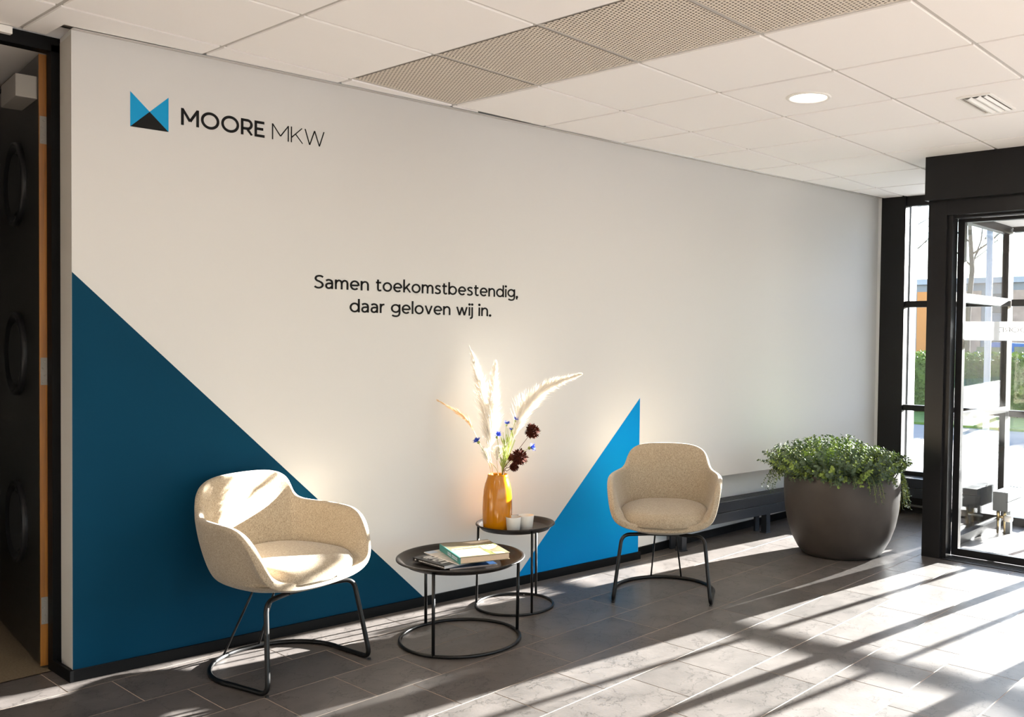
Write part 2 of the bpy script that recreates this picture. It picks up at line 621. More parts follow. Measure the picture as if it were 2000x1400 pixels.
# grey plastered return beside the door
rm = NB()
prism(rm, [(pa.x - 0.0006, pa.y + 0.001), (pa.x, pa.y + 0.002), (0.1428, 0.416), (0.1418, 0.416)], 0.04, H - 0.02)
obj('wall_return', rm, M['grey_wall'], wall_back)
for k in range(26):                            # ragged plaster edge along the door frame
    z = 0.2 + k * 0.085 + rnd.uniform(-0.02, 0.02)
bm = NB()
prism(bm, [(pb.x + 0.0, nb(pb.x)), (6.0, nb(6.0)), (6.0, 0.42), (pb.x, 0.42)], 0, 0.4426)
niche = obj('wall_niche', bm, M['niche'])
tag(niche, kind='structure')
# paint fields and lettering are thin skins on the wall
def wall_poly(bm, pts, o0=0.0, o1=0.0008, mi=0):
    a = [bm.verts.new(wp(s, o1, z)) for s, z in pts]
    b = [bm.verts.new(wp(s, o0, z)) for s, z in pts]
    n = len(pts)
    fs = [bm.faces.new(a)] + [bm.faces.new((a[i], b[i], b[(i + 1) % n], a[(i + 1) % n])) for i in range(n)]
    for f in fs: f.material_index = mi


bm = NB(); wall_poly(bm, [(0.0005, 0.04), (1.574, 0.04), (0.0005, 1.600)])
o = obj('painted_triangle', bm, M['navy'], wall_back); o['label'] = 'large dark blue painted triangle at left end of wall'
bm = NB(); wall_poly(bm, [(2.152, 0.04), (3.0935, 0.04), (3.0935, 1.001)])
o = obj('painted_triangle', bm, M['cyan'], wall_back); o['label'] = 'smaller bright blue painted triangle behind the right armchair'

# baseboards
bm = NB()
box(bm, -0.012, 3.107, -0.012, 0.0, 0.0, 0.046, WM)
bb = obj('baseboard_back', bm, M['base']); tag(bb, kind='structure')
bm = NB(); box(bm, pa.x - 0.0125, pa.x + 0.001, pa.y - 0.012, 0.416, 0, 0.046)
obj('baseboard_left', bm, M['base']); tag(bpy.data.objects['baseboard_left'], kind='structure')
bm = NB(); prism(bm, [(pb.x + 0.012, nb(pb.x) - 0.013), (5.95, nb(5.95) - 0.013), (5.95, nb(5.95)), (pb.x + 0.012, nb(pb.x))], 0, 0.05)
tag(obj('baseboard_niche', bm, M['base']), kind='structure')

# ------------------------------------------------------------------ other walls of the room
DX0 = -0.86
bm = NB(); box(bm, -4.2, DX0, 0.30, 0.45, 0, H)
tag(obj('wall_left_of_door', bm, M['wall']), kind='structure')
bm = NB(); box(bm, -4.35, -4.2, -7.5, 0.45, 0, H)
tag(obj('wall_left', bm, M['wall']), kind='structure')
bm = NB(); box(bm, -4.35, 6.0, -7.55, -7.4, 0, 0.30); box(bm, -4.35, 6.0, -7.55, -7.4, 2.36, H)
box(bm, -4.35, -3.9, -7.55, -7.4, 0.30, 2.36); box(bm, 5.5, 6.0, -7.55, -7.4, 0.30, 2.36)
tag(obj('wall_front', bm, M['wall']), kind='structure')
bm = NB()
for k in range(8):
    xc = -3.87 + k * 1.335
    box(bm, xc - 0.03, xc + 0.03, -7.51, -7.45, 0.30, 2.36)
w6 = obj('window_6', bm, M['char']); tag(w6, kind='structure')  # unseen glazing added behind the camera for sky fill on the painted wall
bm = NB(); box(bm, -3.9, 5.5, -7.484, -7.478, 0.30, 2.36)
obj('pane', bm, M['glass'], w6)
# corridor behind the open door
bm = NB()
box(bm, -2.7, -2.6, 0.45, 4.2, 0, H); box(bm, 0.60, 0.70, 0.45, 4.2, 0, H); box(bm, -2.7, 0.70, 4.2, 4.3, 0, H)
tag(obj('wall_corridor', bm, M['dimwall']), kind='structure')

# ------------------------------------------------------------------ ceiling: slab, T bars, tiles, perforated panels
bm = NB(); box(bm, -4.35, 6.02, -7.55, 4.3, H + 0.06, H + 0.2)
ceil = obj('ceiling', bm, M['tbar']); tag(ceil, kind='structure')
bm = NB(); box(bm, -4.2, -0.62, -7.4, 0.43, H, H + 0.05); box(bm, -0.62, 5.9, -7.4, -4.21, H, H + 0.05)
box(bm, -2.6, 0.60, 0.43, 4.2, H - 0.01, H + 0.05)
obj('plain_panel', bm, M['ceiling'], ceil)


def wall_y(x):
    return W0.y + (x - W0.x) * WD.y / WD.x


lamp_tiles = {(4, -3): (2.722, -1.497)}
vent_rect = (3.145, 3.52, -2.208, -2.048)
tmesh = {}
gap = 0.0095
for i in range(-1, 10):
    for j in range(-7, 1):                    # tile spans x 0.6i..0.6(i+1), y 0.6j..0.6(j+1)
        x0, y0 = 0.6 * i, 0.6 * j
        if y0 > wall_y(x0) : continue
        if i == 2 and j in (-1, -2, -3, -4):
            continue
        ytop = min(y0 + 0.6 - gap, 9)
        hole = None
        if (i, j) == (4, -3): hole = 'lamp'
        bm = NB()
        xa, xb, ya, yb = x0 + gap, x0 + 0.6 - gap, y0 + gap, y0 + 0.6 - gap
        # tiles that meet the wall are cut along it
        cut = 0.03
        if yb > wall_y(xb) - cut:
            pts = [(xa, ya), (xb, ya)]
            yr, yl = min(yb, wall_y(xb) - cut), min(yb, wall_y(xa) - cut)
            if yr < ya + 0.01:
                s = (WD.y / WD.x)
                xr = min(xb, W0.x + (ya + cut - W0.y) / s)
                if xr < xa + 0.02: continue
                pts = [(xa, ya), (xr, ya), (xa, max(yl, ya + 0.01))]
            else:
                pts += [(xb, yr), (xa, yl)]
            if yl <= ya + 0.005: continue
            if i == 0:                        # passes the wall corner and runs on to the door head
                pts = [(xa, ya), (xb, ya), (xb, yr), (0.130, wall_y(0.130) - cut), (0.088, wall_y(0.130) - cut), (0.088, 0.405), (xa, 0.405)]
            elif i < 0:
                pts = [(xa, ya), (xb, ya), (xb, 0.405), (xa, 0.405)]
            prism(bm, pts, H, H + 0.018)
            obj('ceiling_tile', bm, M['ceiling'], ceil)
            continue
        key = hole
        if key in tmesh:
            bm.free()
            o = bpy.data.objects.new('ceiling_tile', tmesh[key]); COL.objects.link(o); o.parent = ceil
        else:
            sz = 0.6 - gap
            if hole is None:
                box(bm, gap, sz, gap, sz, 0, 0.018)
            else:                             # round cut-out for the downlight
                n = 32
                cx, cy = 2.722 - x0, -1.497 - y0
                inn = [bm.verts.new((cx + 0.093 * cos(2 * pi * k / n), cy + 0.093 * sin(2 * pi * k / n), 0)) for k in range(n)]
                outp = []
                for k in range(n):
                    a = 2 * pi * k / n
                    c_, s_ = cos(a), sin(a)
                    t = min(((sz - cx) / c_) if c_ > 1e-6 else ((gap - cx) / c_ if c_ < -1e-6 else 9),
                            ((sz - cy) / s_) if s_ > 1e-6 else ((gap - cy) / s_ if s_ < -1e-6 else 9))
                    outp.append(bm.verts.new((cx + t * c_, cy + t * s_, 0)))
                for k in range(n):
                    bm.faces.new((inn[k], inn[(k + 1) % n], outp[(k + 1) % n], outp[k]))
                for (px, py) in ((gap, gap), (sz, gap), (sz, sz), (gap, sz)):
                    near = sorted(range(n), key=lambda q: (outp[q].co.x - px) ** 2 + (outp[q].co.y - py) ** 2)[:2]
                    v = bm.verts.new((px, py, 0))
                    bm.faces.new((outp[near[0]], v, outp[near[1]]))
                r_ = bmesh.ops.extrude_face_region(bm, geom=bm.faces[:])
                bmesh.ops.translate(bm, verts=[v for v in r_['geom'] if isinstance(v, bmesh.types.BMVert)], vec=(0, 0, 0.018))
            if hole is None:
                bmesh.ops.bevel(bm, geom=[e for e in bm.edges if all(v.co.z < 0.001 for v in e.verts)], offset=0.002, segments=1, affect='EDGES')
            o = obj('ceiling_tile', bm, M['ceiling'], ceil)
            tmesh[key] = o.data
        o.location = (x0, y0, H)
# T bars, slightly above the tile faces
for i in range(-1, 11):
    bm = NB()
    top = wall_y(0.6 * i) - 0.004 if i > 0 else 0.40
    box(bm, 0.6 * i - 0.012, 0.6 * i + 0.012, -4.2, min(top, 0.40), H + 0.0075, H + 0.04)
    if i < 10: obj('cross_bar', bm, M['tbar'], ceil)
for j in range(-7, 1):
    y = 0.6 * j
    xr = min(5.9, W0.x + (y - W0.y) * WD.x / WD.y)
    bm = NB(); box(bm, -0.6, xr, y - 0.012, y + 0.012, H + 0.007, H + 0.04)
    obj('main_bar', bm, M['tbar'], ceil)
# perimeter angle along the wall
bm = NB(); box(bm, 0.0, 5.8, -0.024, 0.0, H - 0.0045, H - 0.001, WM)
tag(obj('trim_1', bm, M['tbar']), kind='structure')


def perforated():
    bm = NB()
    a, b = 0.010, 0.590
    nx, ny = 34, 34
    cx, cy = (b - a) / nx, (b - a) / ny
    vd = {}

    def V(x, y):
        k = (round(x, 5), round(y, 5))
        if k not in vd: vd[k] = bm.verts.new((k[0], k[1], 0))
        return vd[k]
    for p in range(nx):
        for q in range(ny):
            x0, x1, y0, y1 = a + p * cx, a + (p + 1) * cx, a + q * cy, a + (q + 1) * cy
            sh = 0.22 if q % 2 else -0.22
            hx0, hx1 = x0 + cx * (0.28 + sh), x0 + cx * (0.72 + sh)
            hy0, hy1 = y0 + cy * 0.24, y0 + cy * 0.76
            A = [bm.verts.new((x, y, 0)) for x, y in ((x0, y0), (x1, y0), (x1, y1), (x0, y1))]
            B = [bm.verts.new((x, y, 0)) for x, y in ((hx0, hy0), (hx1, hy0), (hx1, hy1), (hx0, hy1))]
            for t in range(4):
                bm.faces.new((A[t], A[(t + 1) % 4], B[(t + 1) % 4], B[t]))
    return bm


pm = None
for j in (-1, -2, -3, -4):
    if pm is None:
        o = obj('perforated_panel', perforated(), M['perf'], ceil)
        pm = o
        bm = NB(); box(bm, 0.008, 0.592, 0.008, 0.592, 0.012, 0.03)
        vb = obj('panel_backing', bm, M['void'], o)
        vb.location = (0, 0, 0)
        o['label'] = 'perforated beige metal ceiling panel'
    else:
        o = bpy.data.objects.new('perforated_panel', pm.data); COL.objects.link(o); o.parent = ceil
        v2 = bpy.data.objects.new('panel_backing', vb.data); COL.objects.link(v2); v2.parent = o
        o['label'] = 'perforated beige metal ceiling panel'
    o.location = (1.2, 0.6 * j, H + 0.004)

# ------------------------------------------------------------------ downlights: first one in view, the rest added unseen to light the hall
lpos = [(2.722, -1.497), (0.32, -1.497), (0.32, -3.9), (2.72, -3.9), (-2.1, -1.5), (-2.1, -3.9), (0.32, -6.0), (2.72, -6.0)]
for k, (x, y) in enumerate(lpos):
    e = empty('ceiling_downlight', (x, y, H))
    if k == 0:
        tag(e, 'round recessed ceiling downlight, switched on, in a white ceiling tile', 'light')
    else:
        tag(e, ['round recessed downlight above the coffee tables, just above the picture', 'round recessed downlight over the middle of the hall, camera side',
                'round recessed downlight inside the hall near the right facade', 'round recessed downlight before the left wall, nearest the door',
                'round recessed downlight near the left wall, middle of three', 'round recessed downlight by the front windows, left of two',
                'round recessed downlight by the front windows, right of two'][k - 1], 'light', 'downlights beyond the picture')
    bm = NB(); lathe(bm, [(0.086, -0.001), (0.090, -0.006), (0.103, -0.005), (0.108, -0.0005), (0.106, 0.002), (0.093, 0.006), (0.086, 0.012)], 48, closed=True)
    obj('trim_ring', bm, M['plastic'], e, smooth=True)
    bm = NB(); lathe(bm, [(0, 0.0), (0.0865, 0.0), (0.0865, 0.004), (0, 0.004)], 48)
    obj('diffuser', bm, M['lamp'], e)
    ld = bpy.data.lights.new('downlight_glow', 'AREA')
    ld.shape = 'DISK'; ld.size = 0.17; ld.energy = LAMP_W; ld.color = (1.0, 0.90, 0.78)
    lo = bpy.data.objects.new('downlight_glow', ld); COL.objects.link(lo)
    lo.parent = e; lo.location = (0, 0, -0.008)

# air grille
e = empty('ceiling_vent', ((vent_rect[0] + vent_rect[1]) / 2, (vent_rect[2] + vent_rect[3]) / 2, H))
tag(e, 'small white rectangular air grille with long curved louvres in the ceiling', 'vent')
hx, hy = 0.188, 0.080
bm = NB()
for a in ((-hx, hx, -hy, -hy + 0.012), (-hx, hx, hy - 0.012, hy), (-hx, -hx + 0.014, -hy + 0.012, hy - 0.012), (hx - 0.014, hx, -hy + 0.012, hy - 0.012)):
    box(bm, a[0], a[1], a[2], a[3], -0.007, -0.0003)
obj('frame', bm, M['plastic'], e)
bm = NB(); box(bm, -hx + 0.014, hx - 0.014, -hy + 0.012, hy - 0.012, -0.0012, -0.0004)
obj('backing', bm, M['greyp'], e)
for q, (yc, wd_) in enumerate(((0.030, 0.026), (-0.010, 0.026), (-0.047, 0.016))):
    bm = NB()
    prev = None
    for t in range(7):
        a = t / 6
        yy = yc + wd_ * (a - 0.5) * 1.4
        zz = -0.0015 - 0.011 * sin(pi * (0.15 + 0.7 * a)) - 0.003 * a
        cur = [bm.verts.new((-hx + 0.014, yy, zz)), bm.verts.new((hx - 0.014, yy, zz)), bm.verts.new((hx - 0.014, yy, zz + 0.001)), bm.verts.new((-hx + 0.014, yy, zz + 0.001))]
        if prev:
            bm.faces.new((prev[0], prev[1], cur[1], cur[0])); bm.faces.new((prev[3], cur[3], cur[2], prev[2]))
        prev = cur
    obj('louvre', bm, M['plastic'], e, smooth=True)

# ------------------------------------------------------------------ door on the left
bm = NB()
box(bm, 0.111, 0.1425, 0.416, 0.468, 0.0, 2.50)                 # right jamb
box(bm, DX0, DX0 + 0.05, 0.40, 0.46, 0.0, 2.50)
box(bm, DX0, 0.1425, 0.416, 0.476, 2.475, H - 0.002)             # head
fr = obj('door_1', bm, M['base']); tag(fr, kind='structure')
dl = atan2(0.081, 0.721)                                          # the leaf stands open, a little past square
leaf_e = empty('door_leaf', (0.090, 0.490, 0.012), -dl)
leaf_e.parent = fr
# local: y along the leaf, x 0..0.04 towards the hinge side
bm = NB(); box(bm, 0.0, 0.040, 0.002, 0.93, 0.0, 2.46, bev=0.0015)
obj('panel', bm, M['door'], leaf_e)
bm = NB(); box(bm, -0.0006, 0.0406, -0.006, 0.002, 0.0, 2.46)
o = obj('edge', bm, M['wood'], leaf_e); o['label'] = 'orange-brown oak edge of the door leaf'
for zc in (1.985, 1.258, 0.531):                                  # porthole rims
    mx = Matrix.Translation((0, 0.40, zc)) @ Matrix.Rotation(-pi / 2, 4, 'Y')
    bm = NB(); lathe(bm, [(0.128, -0.001), (0.128, -0.016), (0.140, -0.012), (0.160, 0.020), (0.176, 0.022), (0.180, 0.010), (0.180, 0.0)], 56)
    bm.transform(mx)
    obj('porthole_rim', bm, M['charm'], leaf_e, smooth=True)
    bm = NB(); lathe(bm, [(0, -0.012), (0.130, -0.012), (0.130, -0.001), (0, -0.001)], 48)
    bm.transform(mx)
    bmesh.ops.translate(bm, verts=bm.verts[:], vec=(-0.0125, 0, 0))
    obj('porthole_pane', bm, M['rubber'], leaf_e)
for zc in (2.16, 1.195, 0.225):                                   # hinges on the edge
    bm = NB(); box(bm, 0.002, 0.036, -0.0085, -0.006, zc - 0.055, zc + 0.055, bev=0.001)
    for (xx, zz) in ((0.016, 0.038), (0.010, 0.012), (0.018, -0.018), (0.010, -0.042)):
        lathe_b = lathe(NB(), [(0, -0.0018), (0.0035, -0.0018), (0.0042, 0)], 10)
        lathe_b.transform(Matrix.Translation((xx, -0.0085, zc + zz)) @ Matrix.Rotation(-pi / 2, 4, 'X'))
        me_ = bpy.data.meshes.new('t'); lathe_b.to_mesh(me_); lathe_b.free(); bm.from_mesh(me_); bpy.data.meshes.remove(me_)
    tube(bm, [(0.040, -0.010, zc - 0.055), (0.040, -0.010, zc + 0.055)], 0.006, 10)
    obj('hinge', bm, M['hinge'], leaf_e)
bm = NB(); box(bm, -0.075, 0.0, 0.02, 0.30, 2.285, 2.375, bev=0.003)
obj('door_closer', bm, M['greyp'], leaf_e)
bm = NB(); box(bm, -0.045, -0.030, 0.20, 0.75, 2.40, 2.415)
obj('closer_arm', bm, M['base'], leaf_e)
bm = NB()
tube(bm, [(-0.070, 0.80, 0.30), (-0.070, 0.80, 1.95)], 0.011, 12)
tube(bm, [(0.0, 0.80, 1.145), (-0.070, 0.80, 1.145)], 0.008, 10)
tube(bm, [(0.0, 0.80, 0.945), (-0.070, 0.80, 0.945)], 0.008, 10)
obj('pull_handle', bm, M['steel'], leaf_e, smooth=True)
# white sensor on the head
bm = NB(); box(bm, -0.38, -0.030, 0.387, 0.4155, 2.500, 2.529, bev=0.003)
sn = obj('door_sensor', bm, M['plastic']); tag(sn, 'small white sensor bar fixed above the dark left doorway', 'sensor')

# ------------------------------------------------------------------ facade: window of the nook
bm = NB()
box(bm, 5.90, 6.0, -0.62, -0.03, 0, H + 0.1)                 # broad dark column at the end of the wall
box(bm, 5.92, 5.98, -1.385, -0.62, 2.452, H + 0.1)           # head
box(bm, 5.92, 5.98, -1.385, -0.62, 0.0, 0.330)         # apron
win = obj('window_1', bm, M['char']); tag(win, kind='structure')
for z0, z1 in ((1.644, 1.694), (0.816, 0.861)):
    bm = NB(); box(bm, 5.922, 5.978, -1.385, -0.621, z0, z1)
    obj('transom', bm, M['char'], win)
for z0, z1 in ((0.33, 0.816), (0.861, 1.644), (1.694, 2.452)):
    bm = NB(); box(bm, 5.948, 5.954, -1.385, -0.621, z0, z1)
    obj('pane', bm, M['glass'], win)
# white outer return of the facade seen through the nook panes
bm = NB(); box(bm, 6.002, 6.13, -0.625, -0.40, -0.05, 3.0)
fin = obj('wall_outer_return', bm, M['lightgrey']); tag(fin, kind='structure')
# facade lintel above the ceiling line and wall above vestibule
bm = NB(); box(bm, 5.9, 6.05, -7.4, -1.385, 2.30, H + 0.1)
tag(obj('wall_right_lintel', bm, M['char']), kind='structure')

# ------------------------------------------------------------------ entrance vestibule
YS = -1.41                                              # glazed side wall
YR = -3.30
bm = NB(); box(bm, 4.455, 4.62, -3.42, -1.368, 2.258, H - 0.001)
box(bm, 4.452, 4.455, -3.42, -1.368, 2.258, 2.266)
hd = obj('wall_bulkhead', bm, M['char']); tag(hd, kind='structure')
bm = NB()
box(bm, 4.51, 4.62, -1.490, -1.372, 0, 2.258, bev=0.002)              # pillar beside the sliding door
box(bm, 4.535, 4.62, -1.520, -1.490, 0, 2.165)
vf = obj('trim_2', bm, M['charm']); tag(vf, kind='structure')
bm = NB(); box(bm, 4.51, 4.62, -3.42, -1.490, 2.165, 2.258); box(bm, 4.56, 4.62, -3.30, -1.52, 2.150, 2.165)
tag(obj('trim_3', bm, M['charm']), kind='structure')
bm = NB(); box(bm, 4.51, 4.62, -3.42, -3.30, 0, 2.258)
tag(obj('trim_4', bm, M['charm']), kind='structure')
bm = NB(); box(bm, 4.50, 4.70, -3.30, -1.50, -0.003, 0.004); box(bm, 4.535, 4.545, -3.30, -1.50, 0.004, 0.0065)
tag(obj('trim_5', bm, M['rubber']), kind='structure')
# sliding door leaves
def leaf(idx, y1, y0, wl, wr):
    bm = NB()
    d = empty('door_%d' % idx, (4.655, (y0 + y1) / 2, 0)); tag(d, kind='structure')
    o_ = (4.655, (y0 + y1) / 2, 0)
    def part(nm, a, m, lab=None):
        b_ = NB(); box(b_, a[0] - o_[0], a[1] - o_[0], a[2] - o_[1], a[3] - o_[1], a[4], a[5], bev=0.0015 if m is M['charm'] else 0)
        q = obj(nm, b_, m, d)
        if lab: q['label'] = lab
        return q
    part('stile', (4.632, 4.678, y1 - wl, y1, 0.010, 2.150), M['charm'])
    part('stile', (4.632, 4.678, y0, y0 + wr, 0.010, 2.150), M['charm'])
    part('rail', (4.632, 4.678, y0 + wr, y1 - wl, 0.010, 0.056), M['charm'])
    part('rail', (4.632, 4.678, y0 + wr, y1 - wl, 2.128, 2.150), M['charm'])
    part('pane', (4.652, 4.660, y0 + wr, y1 - wl, 0.056, 2.128), M['glass'])
    q = part('frosted_band', (4.660, 4.6612, y0 + wr + 0.002, y1 - wl - 0.002, 1.384, 1.502), M['frost'], 'white frosted band across the door glass')
    return d, o_
d2, o2 = leaf(2, -1.517, -2.142, 0.043, 0.030)
d3, o3 = leaf(3, -2.144, -2.785, 0.030, 0.043)
bm = NB(); box(bm, 4.632, 4.678, -3.30, -2.79, 0.01, 0.056); box(bm, 4.632, 4.678, -2.835, -2.79, 0.056, 2.15)
w4 = obj('window_4', bm, M['charm']); tag(w4, kind='structure')
bm = NB(); box(bm, 4.652, 4.660, -3.30, -2.835, 0.056, 2.15)
obj('pane', bm, M['glass'], w4)

# glazed side wall of the vestibule
bm = NB()
box(bm, 4.62, 5.90, YS - 0.028, YS + 0.028, 2.18, 2.2355)
box(bm, 4.62, 5.90, YS - 0.028, YS + 0.028, 0.0, 0.06)
box(bm, 5.89, 6.00, YS - 0.024, YS + 0.024, 0.0, 2.2355)
w2 = obj('window_2', bm, M['charm']); tag(w2, kind='structure')
for z0, z1 in ((1.640, 1.700), (0.850, 0.895)):
    bm = NB(); box(bm, 4.62, 5.89, YS - 0.026, YS + 0.026, z0, z1)
    obj('transom', bm, M['charm'], w2)
for z0, z1 in ((0.06, 0.850), (0.895, 1.640), (1.70, 2.18)):
    bm = NB(); box(bm, 4.62, 5.89, YS - 0.003, YS + 0.003, z0, z1)
    obj('pane', bm, M['glass'], w2)
# outer glazed front of the vestibule
bm = NB()
box(bm, 5.95, 6.02, YR, YS - 0.03, 2.20, 2.2355)
box(bm, 5.95, 6.02, YR, YS - 0.03, 0.0, 0.06)
for yc, hw in ((-1.955, 0.018), (-2.585, 0.018), (-3.27, 0.04)):
    box(bm, 5.96, 6.01, yc - hw, yc + hw, 0.06, 2.20)
box(bm, 5.95, 6.005, YR, YS - 0.03, 0.815, 0.862)
box(bm, 5.95, 6.005, YR, YS - 0.03, 1.645, 1.695)
w3 = obj('window_3', bm, M['charm']); tag(w3, kind='structure')
for z0, z1 in ((0.06, 0.815), (0.862, 1.645), (1.695, 2.20)):
    bm = NB(); box(bm, 5.982, 5.988, YR, YS - 0.03, z0, z1)
    obj('pane', bm, M['glass'], w3)
# vestibule ceiling and far side
bm = NB(); box(bm, 4.62, 6.0, -3.42, YS + 0.04, 2.236, 2.30)
tag(obj('ceiling_vestibule', bm, M['ceiling']), kind='structure')
bm = NB(); box(bm, 4.62, 5.95, -3.40, -3.34, 0, 2.2355)
tag(obj('wall_vestibule', bm, M['niche']), kind='structure')
bm = NB(); box(bm, 4.72, 5.93, -3.2, -1.62, 0.0005, 0.006)
mt = obj('entrance_mat', bm, M['mat_']); tag(mt, 'worn brownish entrance mat on the vestibule floor behind the glass door', 'mat')

# glazed facade to the right of the vestibule (lights the hall, outside the picture)
bm = NB()
box(bm, 5.93, 6.0, -7.4, -3.42, 0.0, 0.34); box(bm, 5.93, 6.0, -7.4, -3.42, 2.25, 2.31)
for k in range(5):
    yc = -3.5 - k * 0.96
    box(bm, 5.93, 6.0, yc - 0.03, yc + 0.03, 0.34, 2.25)
box(bm, 5.935, 5.995, -7.4, -3.42, 1.62, 1.68)
w5 = obj('window_5', bm, M['char']); tag(w5, kind='structure')
for z0, z1 in ((0.34, 1.62), (1.68, 2.25)):
    bm = NB(); box(bm, 5.96, 5.966, -7.4, -3.42, z0, z1)
    obj('pane', bm, M['glass'], w5)
bm = NB(); box(bm, 5.9, 6.0, -7.55, -7.4, 0, H)
tag(obj('wall_right', bm, M['char']), kind='structure')


# ------------------------------------------------------------------ lettering built from strokes
def arc(cx, cy, rx, ry, a0, a1, n=18):
    return [(cx + rx * cos(radians(a0 + (a1 - a0) * k / n)), cy + ry * sin(radians(a0 + (a1 - a0) * k / n))) for k in range(n + 1)]


def sm(pts, n=5):
    return [(p.x, p.y) for p in catmull([(x, y, 0) for x, y in pts], n)]


def glyph(ch, w):
    h = w / 2
    x = 0.74
    if ch == 'M': W = 1.06; return [[(h, 0), (h, 1)], [(W - h, 0), (W - h, 1)], [(h * 0.9, 1 - h * .1), (W / 2, 0.27)], [(W - h * 0.9, 1 - h * .1), (W / 2, 0.27)]], W
    if ch == 'O': return [arc(0.56, 0.5, 0.56 - h, 0.515 - h, 0, 360, 40)], 1.12
    if ch == 'R': return [[(h, 0), (h, 1)], [(h, 1 - h), (0.42, 1 - h)] + arc(0.42, 0.66, 0.34 - h, 0.34 - h, 90, -90, 14) + [(h, 0.32 + h)], [(0.44, 0.34), (0.70, 0)]], 0.76
    if ch == 'E': return [[(h, 0), (h, 1)], [(h, 1 - h), (0.64, 1 - h)], [(h, 0.51), (0.57, 0.51)], [(h, h), (0.66, h)]], 0.68
    if ch == 'K': return [[(h, 0), (h, 1)], [(h, 0.30), (0.72, 1)], [(0.30, 0.56), (0.76, 0)]], 0.76
    if ch == 'W': return [[(h, 1), (0.34, h * .3)], [(0.34, h * .3), (0.66, 1 - h)], [(0.66, 1 - h), (0.98, h * .3)], [(0.98, h * .3), (1.32 - h, 1)]], 1.32
    if ch == 'S': return [sm([(.60, .86), (.48, .935), (.34, .95), (.18, .90), (.105, .76), (.17, .62), (.34, .535), (.51, .43), (.575, .26), (.49, .11), (.32, .05), (.16, .075), (.04, .16)])], 0.64
    if ch == 's': return [sm([(.45, .62), (.35, .675), (.25, .685), (.13, .645), (.085, .55), (.15, .45), (.26, .40), (.38, .325), (.43, .20), (.36, .09), (.23, .052), (.11, .072), (.03, .13)])], 0.48
    if ch == 'a': return [sm([(.06, .61), (.16, .67), (.28, .685), (.42, .62), (.475, .47), (.475, .25)]) + [(.475, 0)], sm([(.475, .415), (.25, .415), (.105, .35), (.07, .21), (.125, .09), (.25, .05), (.38, .10), (.475, .23)])], 0.56
    if ch == 'n': return [[(.065, 0), (.065, .74)], sm([(.065, .42), (.13, .59), (.30, .68), (.44, .64), (.51, .53), (.525, .40), (.525, .2)]) + [(.525, 0)]], 0.60
    if ch == 'm': return [[(.065, 0), (.065, .74)], sm([(.065, .42), (.12, .59), (.27, .68), (.40, .63), (.455, .52), (.465, .40), (.465, .2)]) + [(.465, 0)], sm([(.465, .42), (.52, .59), (.67, .68), (.80, .63), (.855, .52), (.865, .40), (.865, .2)]) + [(.865, 0)]], 0.94
    if ch == 'e': return [[(.07, .36), (.58, .36)] + [], arc(.335, .37, .275, .315, -5, 315, 30)], 0.65
    if ch == 't': return [sm([(.17, .92), (.17, .5), (.17, .2), (.215, .085), (.31, .055), (.41, .10)]), [(.02, .685), (.40, .685)]], 0.42
    if ch == 'o': return [arc(.34, .37, .285, .315, 0, 360, 36)], 0.68
    if ch == 'k': return [[(.065, 0), (.065, 1.05)], [(.075, .25), (.50, .74)], [(.235, .44), (.54, 0)]], 0.55
    if ch == 'b': return [[(.065, 0), (.065, 1.05)], arc(.36, .37, .285, .315, 0, 360, 36)], 0.71
    if ch == 'd': return [[(.625, 0), (.625, 1.05)], arc(.335, .37, .285, .315, 0, 360, 36)], 0.69
    if ch == 'g': return [arc(.335, .40, .285, .29, 0, 360, 36), sm([(.625, .74), (.625, .4), (.625, .05), (.575, -.12), (.46, -.205), (.31, -.22), (.17, -.19), (.08, -.135)])], 0.69
    if ch == 'l': return [[(.065, 0), (.065, 1.05)]], 0.13
    if ch == 'i': return [[(.065, 0), (.065, .74)], arc(.065, .96, .035, .035, 0, 360, 12)], 0.13
    if ch == 'j': return [sm([(.065, .74), (.065, .4), (.065, -.06), (.02, -.18), (-.06, -.205), (-.12, -.19)]), arc(.065, .96, .035, .035, 0, 360, 12)], 0.13
    if ch == 'v': return [[(.05, .74), (.30, .02)], [(.30, .02), (.55, .74)]], 0.60
    if ch == 'w': return [[(.05, .74), (.26, .02)], [(.26, .02), (.46, .70)], [(.46, .70), (.66, .02)], [(.66, .02), (.87, .74)]], 0.92
    if ch == 'r': return [[(.065, 0), (.065, .74)], sm([(.065, .42), (.11, .57), (.21, .665), (.34, .685)])], 0.35
    if ch == '.': return [arc(.07, .07, .04, .04, 0, 360, 12)], 0.14
    if ch == ',': return [[(.075, .12), (.045, -.15)], arc(.07, .07, .04, .04, 0, 360, 12)], 0.14
    return [], 0.36


